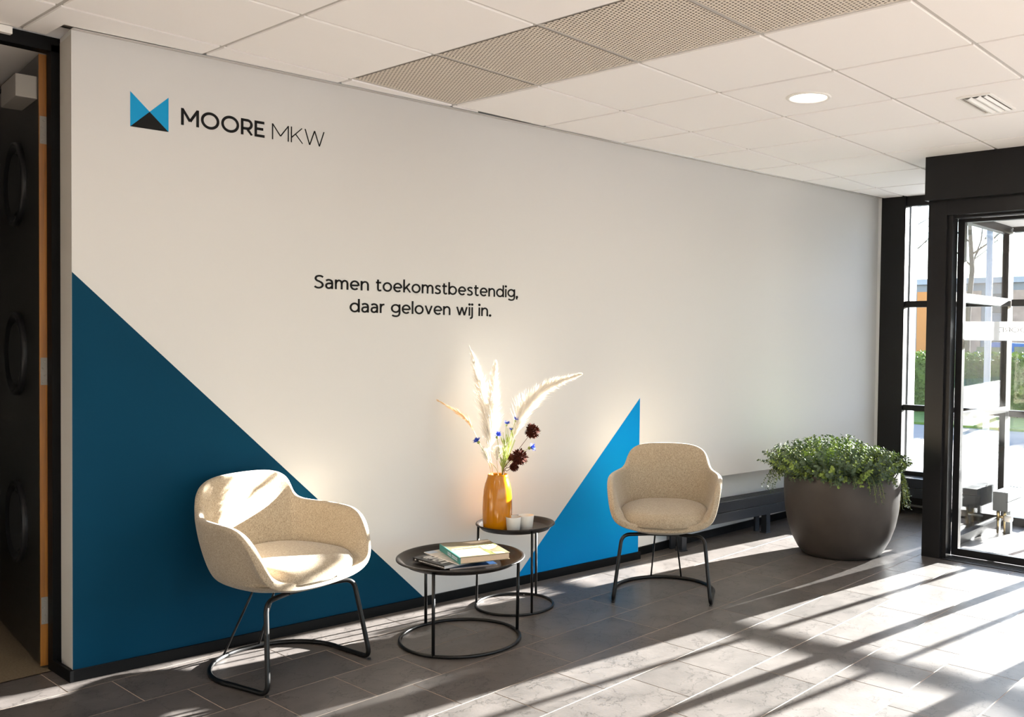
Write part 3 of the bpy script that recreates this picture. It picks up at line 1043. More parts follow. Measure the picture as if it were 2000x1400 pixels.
def ribbon(bm, pl, w, f):
    """flat stroke of width w along a 2D polyline, mapped by f(x, y)"""
    h = w / 2
    closed = len(pl) > 4 and abs(pl[0][0] - pl[-1][0]) + abs(pl[0][1] - pl[-1][1]) < 1e-6
    P = []
    for p in (pl[:-1] if closed else pl):
        if not P or (Vector(p) - P[-1]).length > 1e-5: P.append(Vector(p))
    n = len(P)
    L, R = [], []
    for i in range(n):
        a = P[i - 1] if (closed or i) else None
        b = P[(i + 1) % n] if (closed or i < n - 1) else None
        d1 = (P[i] - a).normalized() if a is not None else None
        d2 = (b - P[i]).normalized() if b is not None else None
        if d1 is None: d1 = d2
        if d2 is None: d2 = d1
        nn = Vector((-d1.y - d2.y, d1.x + d2.x))
        nn = nn.normalized() if nn.length > 1e-6 else Vector((-d1.y, d1.x))
        k = 1.0 / max(0.5, nn.dot(Vector((-d1.y, d1.x))))
        L.append(bm.verts.new(f(*(P[i] + nn * h * k))))
        R.append(bm.verts.new(f(*(P[i] - nn * h * k))))
    for i in range(n if closed else n - 1):
        j = (i + 1) % n
        bm.faces.new((L[i], R[i], R[j], L[j]))


def word(parent, text, x0, x1, wgt, size, f, m, track=0.10, name='letter'):
    """letters as parts; natural widths are stretched so that the word spans x0..x1"""
    gl = []
    cur = 0
    for c in text:
        st, adv = glyph(c, wgt)
        gl.append((c, st, cur)); cur += adv + (track if c != ' ' else 0.02)
    cur -= track
    sx = (x1 - x0) / (cur * size)
    for c, st, cx in gl:
        if not st: continue
        bm = NB()
        lo, hi = (0.0, 1.0) if c in 'MREKW' else ((0.0, 0.74) if c in 'vw' else ((0.0, 1.05) if c == 'k' else (-1, 2)))
        for pl in st:
            ribbon(bm, pl, wgt, lambda a, b, cx=cx, lo=lo, hi=hi: f(x0 + (cx + a) * size * sx, min(hi, max(lo, b)) * size))
        bm.normal_update(); bmesh.ops.solidify(bm, geom=bm.faces[:], thickness=0.0004)
        obj(name, bm, m, parent)
    return sx


# logo on the wall: emblem and wordmark are one sign
lg = empty('wall_logo', wp(0.28, 0, 2.19))
tag(lg, 'blue and black folded-ribbon emblem with black wordmark high on the wall', 'logo')
LI = Matrix.Translation(-wp(0.28, 0, 2.19))


def wf(z0, o=0.0012, base=wp(0.28, 0, 2.19)):
    return lambda a, b: wp(a, o, z0 + b) - base


for nm, pts, m in (('emblem_facet', [(0.2075, 2.3335), (0.2797, 2.2635), (0.2075, 2.1935)], 'vinyl_blue'),
                   ('emblem_facet', [(0.3518, 2.3335), (0.3518, 2.1935), (0.2797, 2.2635)], 'vinyl_blue'),
                   ('emblem_facet', [(0.2075, 2.1935), (0.2797, 2.2635), (0.3518, 2.1935)], 'ink')):
    bm = NB(); wall_poly(bm, pts, 0.0002, 0.0014); bm.transform(LI)
    obj(nm, bm, M[m], lg)
word(lg, 'MOORE', 0.4005, 0.7515, 0.165, 0.070, wf(2.2315), M['ink'], track=0.11)
word(lg, 'MKW', 0.783, 1.0285, 0.075, 0.070, wf(2.2315), M['ink'], track=0.12)
sl = empty('wall_slogan', wp(1.56, 0, 1.47))
tag(sl, 'two-line black lettered slogan in the middle of the wall', 'lettering')
sb = wp(1.56, 0, 1.47)
word(sl, 'Samen toekomstbestendig,', 0.981, 2.145, 0.140, 0.0610, wf(1.5815, base=sb), M['ink'])
word(sl, 'daar geloven wij in.', 1.159, 1.969, 0.140, 0.0610, wf(1.4765, base=sb), M['ink'])

# mirrored lettering on the frosted band (it is read from outside)
word(d2, 'MOORE', 1.778, 2.000, 0.14, 0.031, lambda a, b: Vector((4.6594 - o2[0], -3.778 + a - o2[1], 1.436 + b)), M['greyp'], track=0.14)
word(d2, 'MKW', 2.062, 2.165, 0.06, 0.031, lambda a, b: Vector((4.6594 - o2[0], -3.800 + a - o2[1], 1.436 + b)), M['lightgrey'], track=0.14)


# ------------------------------------------------------------------ convectors (low bench radiators)
def convector(name, L, D, z0, z1, legs, label, loc, rz, valve=None, slots=4, rm='radiator'):
    """local x along the front, y from the front (0) to the back (D)"""
    e = empty(name, loc, rz)
    tag(e, label, 'radiator')
    bm = NB(); box(bm, 0, L, 0, 0.012, z0, (z0 + z1) / 2 - 0.003, bev=0.002)
    obj('front_panel', bm, M[rm], e)
    bm = NB(); box(bm, 0, L, 0, 0.012, (z0 + z1) / 2 + 0.003, z1, bev=0.002)
    obj('front_panel', bm, M[rm], e)
    bm = NB(); box(bm, 0, L, D - 0.012, D, z0, z1)
    obj('back_panel', bm, M[rm], e)
    for x in (0, L - 0.008):
        bm = NB(); box(bm, x, x + 0.008, 0.0125, D - 0.0125, z0, z1, bev=0.001)
        obj('end_cap', bm, M[rm], e)
    bm = NB(); box(bm, 0.009, L - 0.009, 0.013, D - 0.013, z0 + 0.01, z1 - 0.03)
    obj('core', bm, M['rubber'], e)
    n = slots
    for k in range(n):
        y = 0.016 + (D - 0.032) * (k + 0.5) / n
        bm = NB(); box(bm, 0.008, L - 0.008, y - 0.006, y + 0.006, z1 - 0.012, z1 - 0.001)
        obj('grille_slat', bm, M[rm], e)
    for lx in legs:
        bm = NB(); box(bm, lx - 0.022, lx + 0.022, 0.004, 0.05, 0, z0); box(bm, lx - 0.022, lx + 0.022, D - 0.02, D - 0.004, 0, z0)
        box(bm, lx - 0.028, lx + 0.028, 0.0, 0.056, 0.0, 0.006)
        obj('foot', bm, M[rm], e)
    if valve:
        vx = valve
        bm = NB()
        for yy in (0.03, 0.075):
            tube(bm, [(vx, yy, z0), (vx, yy, z0 - 0.07)], 0.011, 10)
            tube(bm, [(vx, yy, z0 - 0.05), (vx, yy, 0.0)], 0.007, 8)
        tube(bm, [(vx, 0.03, z0 - 0.045), (vx, 0.075, z0 - 0.045)], 0.010, 8)
        obj('valve', bm, M['brass'], e, smooth=True)
        bm = NB(); lathe(bm, [(0, 0), (0.018, 0), (0.024, 0.012), (0.024, 0.045), (0.018, 0.055), (0, 0.056)], 20)
        bm.transform(Matrix.Translation((vx - 0.01, -0.002, z0 - 0.05)) @ Matrix.Rotation(pi / 2, 4, 'X') @ Matrix.Translation((0, 0, -0.03)))
        obj('thermostat_knob', bm, M['plastic'], e, smooth=True)
    return e


p = wp(3.30, 0.052, 0)
convector('convector_radiator', 2.20, 0.122, 0.135, 0.276, [0.165, 1.04, 1.92],
          'long anthracite bench radiator in the wall niche behind the planter', p, WA, slots=4)
e = convector('convector_radiator', 0.86, 0.14, 0.150, 0.300, [0.12, 0.74],
              'dark bench radiator under the narrow window behind the planter', (5.735, -0.46, 0), -pi / 2, valve=0.20, slots=4)
convector('convector_radiator', 0.36, 0.105, 0.165, 0.302, [0.10], 'grey bench radiator with white thermostat knob behind the glass door',
          (5.55, -1.575, 0), 0, valve=0.03, slots=3, rm='radgrey')
# return pipe under the nook radiator
bm = NB(); tube(bm, [(5.76, -0.74, 0.085), (5.76, -1.33, 0.075)], 0.010, 10)
pp = obj('heating_pipe', bm, M['steel'], smooth=True); tag(pp, 'short steel heating pipe low beneath the narrow window radiator', 'pipe')


# ------------------------------------------------------------------ armchairs
def make_chair():
    root = empty('armchair')
    half = [(0, -.262, .782), (.10, -.261, .780), (.172, -.254, .768), (.218, -.241, .738), (.236, -.226, .695),
            (.247, -.206, .655), (.270, -.170, .638), (.298, -.10, .634), (.309, 0, .632), (.309, .09, .629),
            (.306, .150, .615), (.300, .198, .575), (.290, .228, .515), (.276, .250, .455), (.248, .266, .408),
            (.18, .276, .384), (.09, .279, .375), (0, .280, .372)]
    rim = [Vector(p) for p in half] + [Vector((-p[0], p[1], p[2])) for p in half[-2:0:-1]]
    n = len(rim)
    bm = NB()
    rows_ = []

    def base(p, sx, sy, z):
        a = atan2(p.x / 0.31, p.y / 0.285)
        c_, s_ = cos(a), sin(a)
        e_ = 0.72
        return Vector((sx * math.copysign(abs(s_) ** e_, s_), 0.012 + sy * math.copysign(abs(c_) ** e_, c_), z))
    b1 = [base(p, (.256 if p.y > 0 else .248), .240, min(.398, p.z - .014)) for p in rim]
    b15 = [base(p, .222, .208, min(.366, p.z - .024)) for p in rim]
    b2 = [base(p, .160, .15, .344) for p in rim]
    b3 = [base(p, .07, .07, .340) for p in rim]
    rows_.append(rim)
    for t in (0.12, 0.36, 0.66):
        rr = []
        for p, q in zip(rim, b1):
            m_ = p.lerp(q, t)
            d = Vector((m_.x, m_.y * 0.9, 0))
            if d.length > 1e-6: d.normalize()
            rr.append(m_ + d * 0.010 * sin(pi * t) * min(1, (p.z - .38) / .2))
        rows_.append(rr)
    rows_ += [b1, b15, b2, b3]
    V = [[bm.verts.new(p) for p in r_] for r_ in rows_]
    for i in range(len(V) - 1):
        for k in range(n):
            bm.faces.new((V[i][k], V[i][(k + 1) % n], V[i + 1][(k + 1) % n], V[i + 1][k]))
    c = bm.verts.new((0, 0.012, .340))
    for k in range(n):
        bm.faces.new((V[-1][k], V[-1][(k + 1) % n], c))
    bmesh.ops.recalc_face_normals(bm, faces=bm.faces[:])
    # normals outwards = away from the seat
    f0 = min(bm.faces, key=lambda f: f.calc_center_median().z)
    if f0.normal.z > 0:
        bmesh.ops.reverse_faces(bm, faces=bm.faces[:])
    me = bpy.data.meshes.new('shell'); bm.to_mesh(me); bm.free(); me.materials.append(M['fabric'])
    for pg in me.polygons: pg.use_smooth = True
    sh = bpy.data.objects.new('shell', me); COL.objects.link(sh); sh.parent = root
    md = sh.modifiers.new('thick', 'SOLIDIFY'); md.thickness = 0.034; md.offset = -1.0
    md = sh.modifiers.new('sub', 'SUBSURF'); md.levels = 2; md.render_levels = 2
    # seat cushion
    bm = NB()
    N = 56

    def ring(sc, z, drop=0.0):
        out = []
        for k in range(N):
            a = 2 * pi * k / N
            c_, s_ = cos(a), sin(a)
            x = .246 * math.copysign(abs(s_) ** .66, s_)
            y = .032 + .252 * math.copysign(abs(c_) ** .76, c_)
            x *= 1 - .14 * max(0, .12 - y) / .33
            out.append(bm.verts.new((x * sc, .030 + (y - .030) * sc, z - drop * max(0, (y - .02) / .25) ** 2)))
        return out
    R = [ring(.88, .386), ring(.985, .390), ring(1.0, .398), ring(1.008, .418, .002), ring(.995, .444, .004), ring(.945, .464, .008), ring(.80, .476, .010), ring(.45, .482, .006), ring(.15, .483, 0)]
    for A, B in zip(R, R[1:]):
        for k in range(N):
            bm.faces.new((A[k], A[(k + 1) % N], B[(k + 1) % N], B[k]))
    bm.faces.new(R[0][::-1]); bm.faces.new(R[-1])
    cu = obj('seat_cushion', bm, M['fabric'], root, smooth=True)
    bm = NB(); tube(bm, [v for v in [(.247 * math.copysign(abs(sin(2 * pi * k / N)) ** .66, sin(2 * pi * k / N)) * (1.004 if True else 1),
                                      .032 + .2535 * math.copysign(abs(cos(2 * pi * k / N)) ** .76, cos(2 * pi * k / N)), .3985) for k in range(N) if cos(2 * pi * k / N) > 0.42]], 0.0022, 6)
    obj('seam', bm, M['seam'], cu)
    # tubular frame: front legs and floor hoop are one bent tube
    Rr = 0.0098
    hoop = []
    for k in range(0, 33):
        a = radians(-10 + 200 * k / 32)
        hoop.append((0.268 * cos(a), 0.01 - 0.268 * sin(a), Rr))
    path = [(.075, .165, .343), (.215, .205, .343), (.252, .268, Rr)] + hoop + [(-.252, .268, Rr), (-.215, .205, .343), (-.075, .165, .343)]
    pts = fillet(path[:3] + [path[3]], 0.045, 7)[:-1] + [Vector(p) for p in path[3:-3]] + fillet([path[-4]] + path[-3:], 0.045, 7)[1:]
    bm = NB(); tube(bm, pts, Rr, 12)
    obj('frame', bm, M['black_metal'], root, smooth=True)
    for s in (-1, 1):
        bm = NB(); tube(bm, [(.086 * s, -.244, .014), (.052 * s, -.07, .345)], .0048, 8)
        obj('rear_strut', bm, M['black_metal'], root, smooth=True)
        bm = NB(); tube(bm, [(.252 * s, .262, 0.0), (.252 * s, .262, .006)], .0075, 10)
        obj('glide', bm, M['rubber'], root)
    bm = NB(); box(bm, -.085, .085, -.10, .18, .336, .348, bev=.003)
    obj('mounting_plate', bm, M['rubber'], root)
    return root


ch1 = make_chair()
ch1.location = (0.757, -0.167, 0)
ch1.rotation_euler = (0, 0, atan2(-0.99, 0.138) - pi / 2)
tag(ch1, 'beige fabric tub armchair on black wire frame before the dark blue triangle', 'chair', 'tub armchairs')
ch2 = copy_tree(ch1)
ch2.location = (2.737, -0.659, 0)
ch2.rotation_euler = (0, 0, atan2(-0.572, -0.82) - pi / 2)
tag(ch2, 'beige fabric tub armchair facing front before the bright blue triangle', 'chair', 'tub armchairs')


# ------------------------------------------------------------------ tray tables
def tray_table(loc, R, Rring, z, legs, label, rl=0.0075):
    e = empty('tray_table', loc)
    tag(e, label, 'table', 'round tray side tables')
    d = 0.026
    bm = NB()
    lathe(bm, [(0, z - d), (R * .80, z - d), (R * .845, z - d + .003), (R * .905, z - .008), (R * .955, z + .0005), (R * .985, z + .001), (R, z - .002), (R, z - .0055),
               (R * .97, z - .006), (R * .925, z - .012), (R * .86, z - d - .001), (R * .80, z - d - .004), (0, z - d - .004)], 72)
    obj('tray', bm, M['tray'], e, smooth=True)
    bm = NB()
    tube(bm, [(Rring * cos(2 * pi * k / 64), Rring * sin(2 * pi * k / 64), rl) for k in range(64)], rl, 10, closed=True)
    obj('base_ring', bm, M['black_metal'], e, smooth=True)
    for a in legs:
        a = radians(a)
        bm = NB(); tube(bm, [(Rring * cos(a), Rring * sin(a), rl), (R * .945 * cos(a), R * .945 * sin(a), z - .012)], rl, 10)
        obj('leg', bm, M['black_metal'], e, smooth=True)
    return e


TB1, TB2 = (1.4734, -0.4689), (2.0017, -0.2637)
tray_table(TB1 + (0,), 0.287, 0.268, 0.378, (87, 205, -26), 'larger lower black round tray table with books on it')
tray_table(TB2 + (0,), 0.201, 0.196, 0.424, (129, 252, 12), 'smaller taller black round tray table carrying the yellow vase', 0.0062)
Z1, Z2 = 0.378 - 0.026, 0.424 - 0.026

# ------------------------------------------------------------------ books and magazines
def frame_from(p0, px, py):
    """matrix whose x axis runs p0->px, y axis p0->py side, all at the given height"""
    x = (Vector(px) - Vector(p0)); L = x.length; x.normalize()
    z = Vector((0, 0, 1)); y = z.cross(x)
    if (Vector(py) - Vector(p0)).dot(y) < 0: y = -y
    return Matrix(((x.x, y.x, 0, p0[0]), (x.y, y.y, 0, p0[1]), (0, 0, 1, p0[2]), (0, 0, 0, 1))), L


def flat(bm, pts, z, mi=0):
    f = bm.faces.new([bm.verts.new((x, y, z)) for x, y in pts]); f.material_index = mi


# bottom magazine, navy cover (local x from its near-left corner along the near edge, y away)
def magazine(name, p0, px, depth, z, th, cover, edge, label, page=None):
    e = empty(name, (p0[0], p0[1], z), atan2(px[1] - p0[1], px[0] - p0[0]))
    tag(e, label, 'magazine')
    L = sqrt((px[0] - p0[0]) ** 2 + (px[1] - p0[1]) ** 2)
    bm = NB(); box(bm, 0, L, 0, depth, 0, th - 0.0008, bev=0.0008)
    obj('pages', bm, edge, e)
    bm = NB(); box(bm, 0, L, -0.0005, depth, th - 0.0008, th)
    obj('cover', bm, cover, e)
    return e, L


magazine('magazine', (1.340, -0.556), (1.540, -0.637), 0.275, Z1, 0.007, M['navyc'], M['pink'],
         'thin magazine with dark navy cover at the bottom of the stack')
# black book with white block letters
p0b, pxb = Vector((1.318, -0.325, 0)), Vector((1.312, -0.551, 0))   # spine runs p0b -> pxb
e = empty('book', (p0b.x, p0b.y, Z1 + 0.0072), atan2(pxb.y - p0b.y, pxb.x - p0b.x))
tag(e, 'black softcover book with large white block letters, left in the stack', 'book')
Lb = (pxb - p0b).length
bm = NB(); box(bm, 0.002, Lb - 0.002, 0.002, 0.165, 0.0012, 0.0145)
obj('pages', bm, M['paperw'], e)
bm = NB(); box(bm, 0, Lb, 0.0, 0.168, 0, 0.0012); box(bm, 0, Lb, 0.0, 0.168, 0.0145, 0.0157); box(bm, 0, Lb, -0.0012, 0.0, 0, 0.0157)
obj('cover', bm, M['bookblack'], e)


def block(bm, x, y, wx, wy, th):
    box(bm, x, x + wx, y, y + wy, 0.0157, 0.0160)


for k, strokes in enumerate(([(0, 0, .012, .055), (0, 0, .050, .012), (.019, .0, .012, .042), (.038, 0, .012, .055)],
                             [(0, 0, .012, .055), (0, 0, .050, .012), (.038, 0, .012, .055), (.020, .030, .012, .025), (.020, .043, .030, .012), (0, .043, .014, .012)],
                             [(0.008, 0, .014, .060)])):
    bm = NB()
    for (a, b, c_, d) in strokes:
        box(bm, 0.030 + k * 0.066 + a, 0.030 + k * 0.066 + a + c_, 0.020 + b, 0.020 + b + d, 0.0157, 0.0160)
    obj('letter', bm, M['white'], e)
bm = NB(); box(bm, 0.014, 0.024, -0.00135, -0.0012, 0.005, 0.011)
for k in range(22):
    box(bm, 0.045 + k * 0.0085, 0.045 + k * 0.0085 + rnd.uniform(.004, .0075), -0.00135, -0.0012, 0.0055, 0.0095)
o = obj('spine_print', bm, M['white'], e); o['kind'] = 'stuff'
# pale brochure between
magazine('brochure', (1.360, -0.588), (1.565, -0.617), 0.297, Z1 + 0.0232, 0.004, M['pink'], M['paperw'],
         'pale printed brochure showing between the black book and the hardback')
br = bpy.data.objects['brochure']
bm = NB(); box(bm, 0.0, 0.05, 0.25, 0.2965, 0.004, 0.0042)
obj('cover_print', bm, M['paleblue'], br)
# teal-spined hardback on top: spine corner A (far), B (near); cover corners C, D
A_, B_ = Vector((1.473, -0.319, 0)), Vector((1.362, -0.594, 0))
e = empty('hardback_book', (B_.x, B_.y, Z1 + 0.0274), atan2(A_.y - B_.y, A_.x - B_.x))
tag(e, 'thick hardback with teal spine and landscape photo cover on top of the stack', 'book')
Lh = (A_ - B_).length
Wd, Th = 0.232, 0.030                    # local x = along the spine, local -y = towards the fore edge
bm = NB(); box(bm, 0.003, Lh - 0.003, -Wd + 0.004, -0.004, 0.0025, Th - 0.0025)
obj('pages', bm, M['paper'], e)
bm = NB(); box(bm, 0, Lh, -Wd, -0.002, 0, 0.0025, bev=0.0005); box(bm, 0, Lh, -Wd, -0.002, Th - 0.0025, Th, bev=0.0005)
obj('boards', bm, M['olive'], e)
bm = NB(); box(bm, 0, Lh, -0.004, 0.0022, 0, Th, bev=0.0015)
o = obj('spine', bm, M['teal'], e); o['label'] = 'teal cloth spine with pale lettering'
zt = Th + 0.0003
for nm, m, pts in (('print_sky', 'cream', [(0.275, -0.10), (0.282, -0.2315), (0.255, -0.2315), (0.248, -0.205), (0.235, -0.17), (0.240, -0.13)]),
                   ('print_band', 'green', [(0.150, -0.004), (0.165, -0.004), (0.215, -0.2315), (0.165, -0.2315)]),
                   ('print_tower', 'white', [(0.012, -0.006), (0.140, -0.006), (0.140, -0.060), (0.012, -0.060)]),
                   ('print_tower', 'sandp', [(0.012, -0.062), (0.140, -0.062), (0.140, -0.082), (0.012, -0.095)]),
                   ('print_tower', 'paleblue', [(0.010, -0.097), (0.138, -0.083), (0.142, -0.130), (0.008, -0.140)]),
                   ('print_meadow', 'green', [(0.006, -0.142), (0.09, -0.136), (0.12, -0.155), (0.006, -0.168)]),
                   ('print_sky', 'cream', [(0.160, -0.150), (0.166, -0.230), (0.120, -0.205), (0.095, -0.165), (0.115, -0.150)]),
                   ('print_path', 'cream', [(0.006, -0.170), (0.045, -0.155), (0.030, -0.205), (0.006, -0.212)])):
    bm = NB()
    vv = [bm.verts.new((x, y, zt)) for x, y in pts]; bm.faces.new(vv)
    bm.normal_update(); bmesh.ops.solidify(bm, geom=bm.faces[:], thickness=0.0002)
    obj(nm, bm, M[m], e)
bm = NB()
x = -0.012
while x > -0.215:
    wl = rnd.uniform(.007, .014)
    box(bm, 0.152 - x * 0.12, 0.165 - x * 0.12, x - wl, x, zt + .0001, zt + .0005)
    x -= wl + .0035
obj('title_print', bm, M['cream'], e)
bm = NB()
for a, b in ((0.03, 0.105), (0.12, 0.17)):
    for k in range(2):
        box(bm, a, b, 0.0022, 0.0026, 0.008 + 0.008 * k, 0.013 + 0.008 * k)
o = obj('spine_print', bm, M['paleblue'], e); o['kind'] = 'stuff'

# ------------------------------------------------------------------ vase, flowers, tealights
VC = Vector((1.905, -0.233, Z2))
bm = NB()
lathe(bm, [(0, 0), (.060, 0), (.066, .004), (.070, .014), (.0735, .05), (.0742, .11), (.0725, .165), (.069, .205), (.063, .232), (.056, .252), (.0515, .268), (.0500, .279),
           (.0475, .281), (.0455, .277), (.047, .265), (.053, .245), (.062, .20), (.066, .11), (.064, .02), (0, .012)], 64)
va = obj('vase', bm, M['mustard'], smooth=True)
va.location = VC
tag(va, 'tall glossy mustard yellow ceramic vase on the smaller tray table', 'vase')

RL = Vector((0.643, -0.766, 0))             # across the picture as seen from the hall
FD = Vector((0.766, 0.643, 0))


def fp(a, z, d=0.0):
    return VC + RL * a + FD * d + Vector((0, 0, z))


def stem_part(parent, pts, r, m):
    bm = NB(); tube(bm, [p - parent.location for p in catmull(pts, 6)], r, 6)
    return obj('stem', bm, m, parent, smooth=True)


def strand(bm, p, d, L, wdt, rr, curl=0.25):
    """thin three-sided tapering hair"""
    d = d.normalized()
    side = d.cross(Vector((rr.uniform(-1, 1), rr.uniform(-1, 1), rr.uniform(-1, 1))))
    if side.length < 1e-4: side = Vector((1, 0, 0))
    side.normalize()
    sg = Vector((0, 0, -1))
    p1 = p + d * L * .5 + sg * L * .04
    p2 = p + d * L + sg * L * curl
    s2 = side.cross(d)
    a = [p + side * wdt, p - side * wdt * .5 + s2 * wdt * .8, p - side * wdt * .5 - s2 * wdt * .8]
    b = [p1 + (q - p) * .8 for q in a]
    va_ = [bm.verts.new(q) for q in a]; vb_ = [bm.verts.new(q) for q in b]; t = bm.verts.new(p2)
    for k in range(3):
        bm.faces.new((va_[k], va_[(k + 1) % 3], vb_[(k + 1) % 3], vb_[k]))
        bm.faces.new((vb_[k], vb_[(k + 1) % 3], t))


def pampas(pts, f0, f1, width, n, m, label, stem_m='straw', seed=1, group=None, out=0.7):
    rr = random.Random(seed)
    e = empty('pampas_grass', VC)
    tag(e, label, 'dried grass', group)
    P = catmull(pts, 10)
    bm = NB(); tube(bm, [p - VC for p in P], [0.0014 * (1 - .6 * i / len(P)) for i in range(len(P))], 6)
    obj('stem', bm, M[stem_m], e, smooth=True)
    bm = NB()
    N = len(P)
    for k in range(n):
        t = f0 + (f1 - f0) * (rr.random() ** 0.9)
        q = t * (N - 1)
        i = min(int(q), N - 2)
        p = P[i].lerp(P[i + 1], q - i)
        tg = (P[i + 1] - P[i]).normalized()
        s = (t - f0) / (f1 - f0)
        prof = (min(1, s / .22) ** .6) * (1 - s) ** .85 + .05
        a = rr.uniform(0, 2 * pi)
        u = tg.cross(Vector((.3, .5, .81))).normalized(); v = tg.cross(u)
        rad = u * cos(a) + v * sin(a)
        L = width * prof * rr.uniform(.7, 1.5)
        strand(bm, p - VC, tg * rr.uniform(.7, 1.3) + rad * out * rr.uniform(.5, 1.2), L * 1.4, .0011, rr, curl=.06)
    o = obj('plume', bm, m, e)
    o['kind'] = 'stuff'
    return e


pampas([fp(-.012, .02), fp(-.025, .29), fp(-.043, .42), fp(-.035, .62), fp(-.015, .85)], .46, 1.0, .075, 2200, M['plume'],
       'tallest white fluffy pampas plume, upright in the middle of the vase', seed=1)
pampas([fp(-.02, .02, .01), fp(-.03, .28, .01), fp(-.052, .45, .02), fp(-.085, .66, .03), fp(-.125, .83, .04), fp(-.157, .925, .05)], .42, .92, .058, 1600, M['plume'],
       'white pampas plume with a thin tan tip leaning left in the vase', seed=2)
pampas([fp(.01, .02, -.01), fp(.03, .29, -.01), fp(.075, .45), fp(.125, .60, .01), fp(.24, .72, .02), fp(.415, .790, .03)], .42, 1.0, .075, 2600, M['plume'],
       'long white pampas plume arching to the right out of the vase', seed=3)
pampas([fp(-.02, .02, .02), fp(-.035, .28, .02), fp(-.095, .43, .02), fp(-.17, .555, .03), fp(-.315, .648, .03)], .62, 1.0, .045, 150, M['tan'],
       'thin sparse tan grass sprig arching far to the left', seed=4, out=.3)
pampas([fp(-.02, .02, -.02), fp(-.032, .29, -.02), fp(-.046, .345, -.02), fp(-.068, .42, -.025)], .66, 1.0, .035, 420, M['plume'],
       'short white feathery plume low on the left above the vase', seed=5)
pampas([fp(.0, .02, -.02), fp(.004, .28, -.02), fp(-.002, .35, -.02), fp(.006, .42, -.025)], .66, 1.0, .040, 520, M['plume'],
       'short white feathery plume low in the centre above the vase', seed=6)


def cornflower(pts, tilt, size, label, seed, stem_m='stem'):
    rr = random.Random(seed)
    e = empty('cornflower', VC)
    tag(e, label, 'flower', 'blue cornflowers in the vase')
    stem_part(e, pts, .0013, M[stem_m])
    c = pts[-1] - VC
    ax = Vector(tilt).normalized()
    u = ax.cross(Vector((0.2, 0.9, 0.1))).normalized(); v = ax.cross(u)
    bm = NB(); bmesh.ops.create_uvsphere(bm, u_segments=8, v_segments=6, radius=size * .30)
    bmesh.ops.translate(bm, verts=bm.verts[:], vec=c + ax * size * .1)
    obj('calyx', bm, M['stem'], e, smooth=True)
    bm = NB()
    for k in range(26):
        a = 2 * pi * k / 26 + rr.uniform(-.1, .1)
        el = rr.uniform(.25, 1.2)
        d = (u * cos(a) + v * sin(a)) * cos(el) + ax * sin(el)
        t = d.cross(ax)
        if t.length < 1e-3: t = u
        t.normalize()
        p0 = c + ax * size * .3
        L = size * rr.uniform(.8, 1.15)
        nrm = t.cross(d) * (size * .05)
        q = [p0, p0 + d * L * .7 + t * size * .17, p0 + d * L * .78, p0 + d * L + t * size * .10, p0 + d * L * .8 - t * size * .02,
             p0 + d * L - t * size * .12, p0 + d * L * .7 - t * size * .17]
        A = [bm.verts.new(x_ + nrm * (0 if i in (0,) else .6)) for i, x_ in enumerate(q)]
        bm.faces.new(A)
    bm.normal_update(); bmesh.ops.solidify(bm, geom=bm.faces[:], thickness=0.0004)
    obj('petals', bm, M['cornblue'], e)
    return e


cornflower([fp(.02, .02), fp(.005, .27), fp(-.045, .36, -.03), fp(-.092, .440, -.03)], (-.45, .3, .75), .027, 'blue cornflower lowest on the left side of the vase', 11)
cornflower([fp(.02, .02), fp(.022, .28), fp(.015, .38, -.04), fp(.000, .468, -.04)], (0, -.3, .95), .027, 'blue cornflower in the middle, just right of the tallest plume', 12)
cornflower([fp(.02, .02), fp(.022, .30), fp(.035, .43, -.02), fp(.043, .528, -.02)], (.2, -.2, .95), .021, 'small blue cornflower on the upright green stem cluster, left of two', 13)
cornflower([fp(.02, .02), fp(.028, .30), fp(.06, .45, -.02), fp(.086, .548, -.01)], (.3, -.2, .95), .021, 'small blue cornflower highest on the green stem cluster', 14)
cornflower([fp(.02, .02), fp(.03, .28), fp(.10, .37, -.02), fp(.157, .415, -.02)], (.6, -.6, .3), .028, 'pale-rimmed blue cornflower between the two brown flower heads', 15)
cornflower([fp(.02, .02), fp(.025, .30), fp(.055, .42, -.03), fp(.070, .500, -.03)], (.2, .2, .95), .016, 'tiny blue cornflower bud amid the green stems', 16)


def brown_head(pts, R, label, seed):
    rr = random.Random(seed)
    e = empty('dried_flower', VC)
    tag(e, label, 'dried flower', 'brown dried flower heads in the vase')
    stem_part(e, pts, .0013, M['brownf'])
    c = pts[-1] - VC
    bm = NB(); bmesh.ops.create_icosphere(bm, subdivisions=2, radius=R * .60)
    bmesh.ops.translate(bm, verts=bm.verts[:], vec=c)
    obj('core', bm, M['brownf'], e)
    bm = NB()
    n = 150
    for k in range(n):
        z = 1 - 2 * (k + .5) / n
        a = k * 2.39996
        d = Vector((sqrt(1 - z * z) * cos(a), sqrt(1 - z * z) * sin(a), z))
        t = d.cross(Vector((rr.uniform(-1, 1), rr.uniform(-1, 1), 1))).normalized(); s = d.cross(t)
        p0 = c + d * R * .52
        L = R * rr.uniform(.38, .66); wd2 = R * .12
        q = [p0 - t * wd2 * .5, p0 + t * wd2 * .5, p0 + d * L * .6 + t * wd2 + s * wd2 * .4, p0 + d * L + s * wd2 * .9, p0 + d * L * .6 - t * wd2 + s * wd2 * .4]
        bm.faces.new([bm.verts.new(x_) for x_ in q])
    bm.normal_update(); bmesh.ops.solidify(bm, geom=bm.faces[:], thickness=0.0005)
    o = obj('florets', bm, M['brownf'], e); o['kind'] = 'stuff'


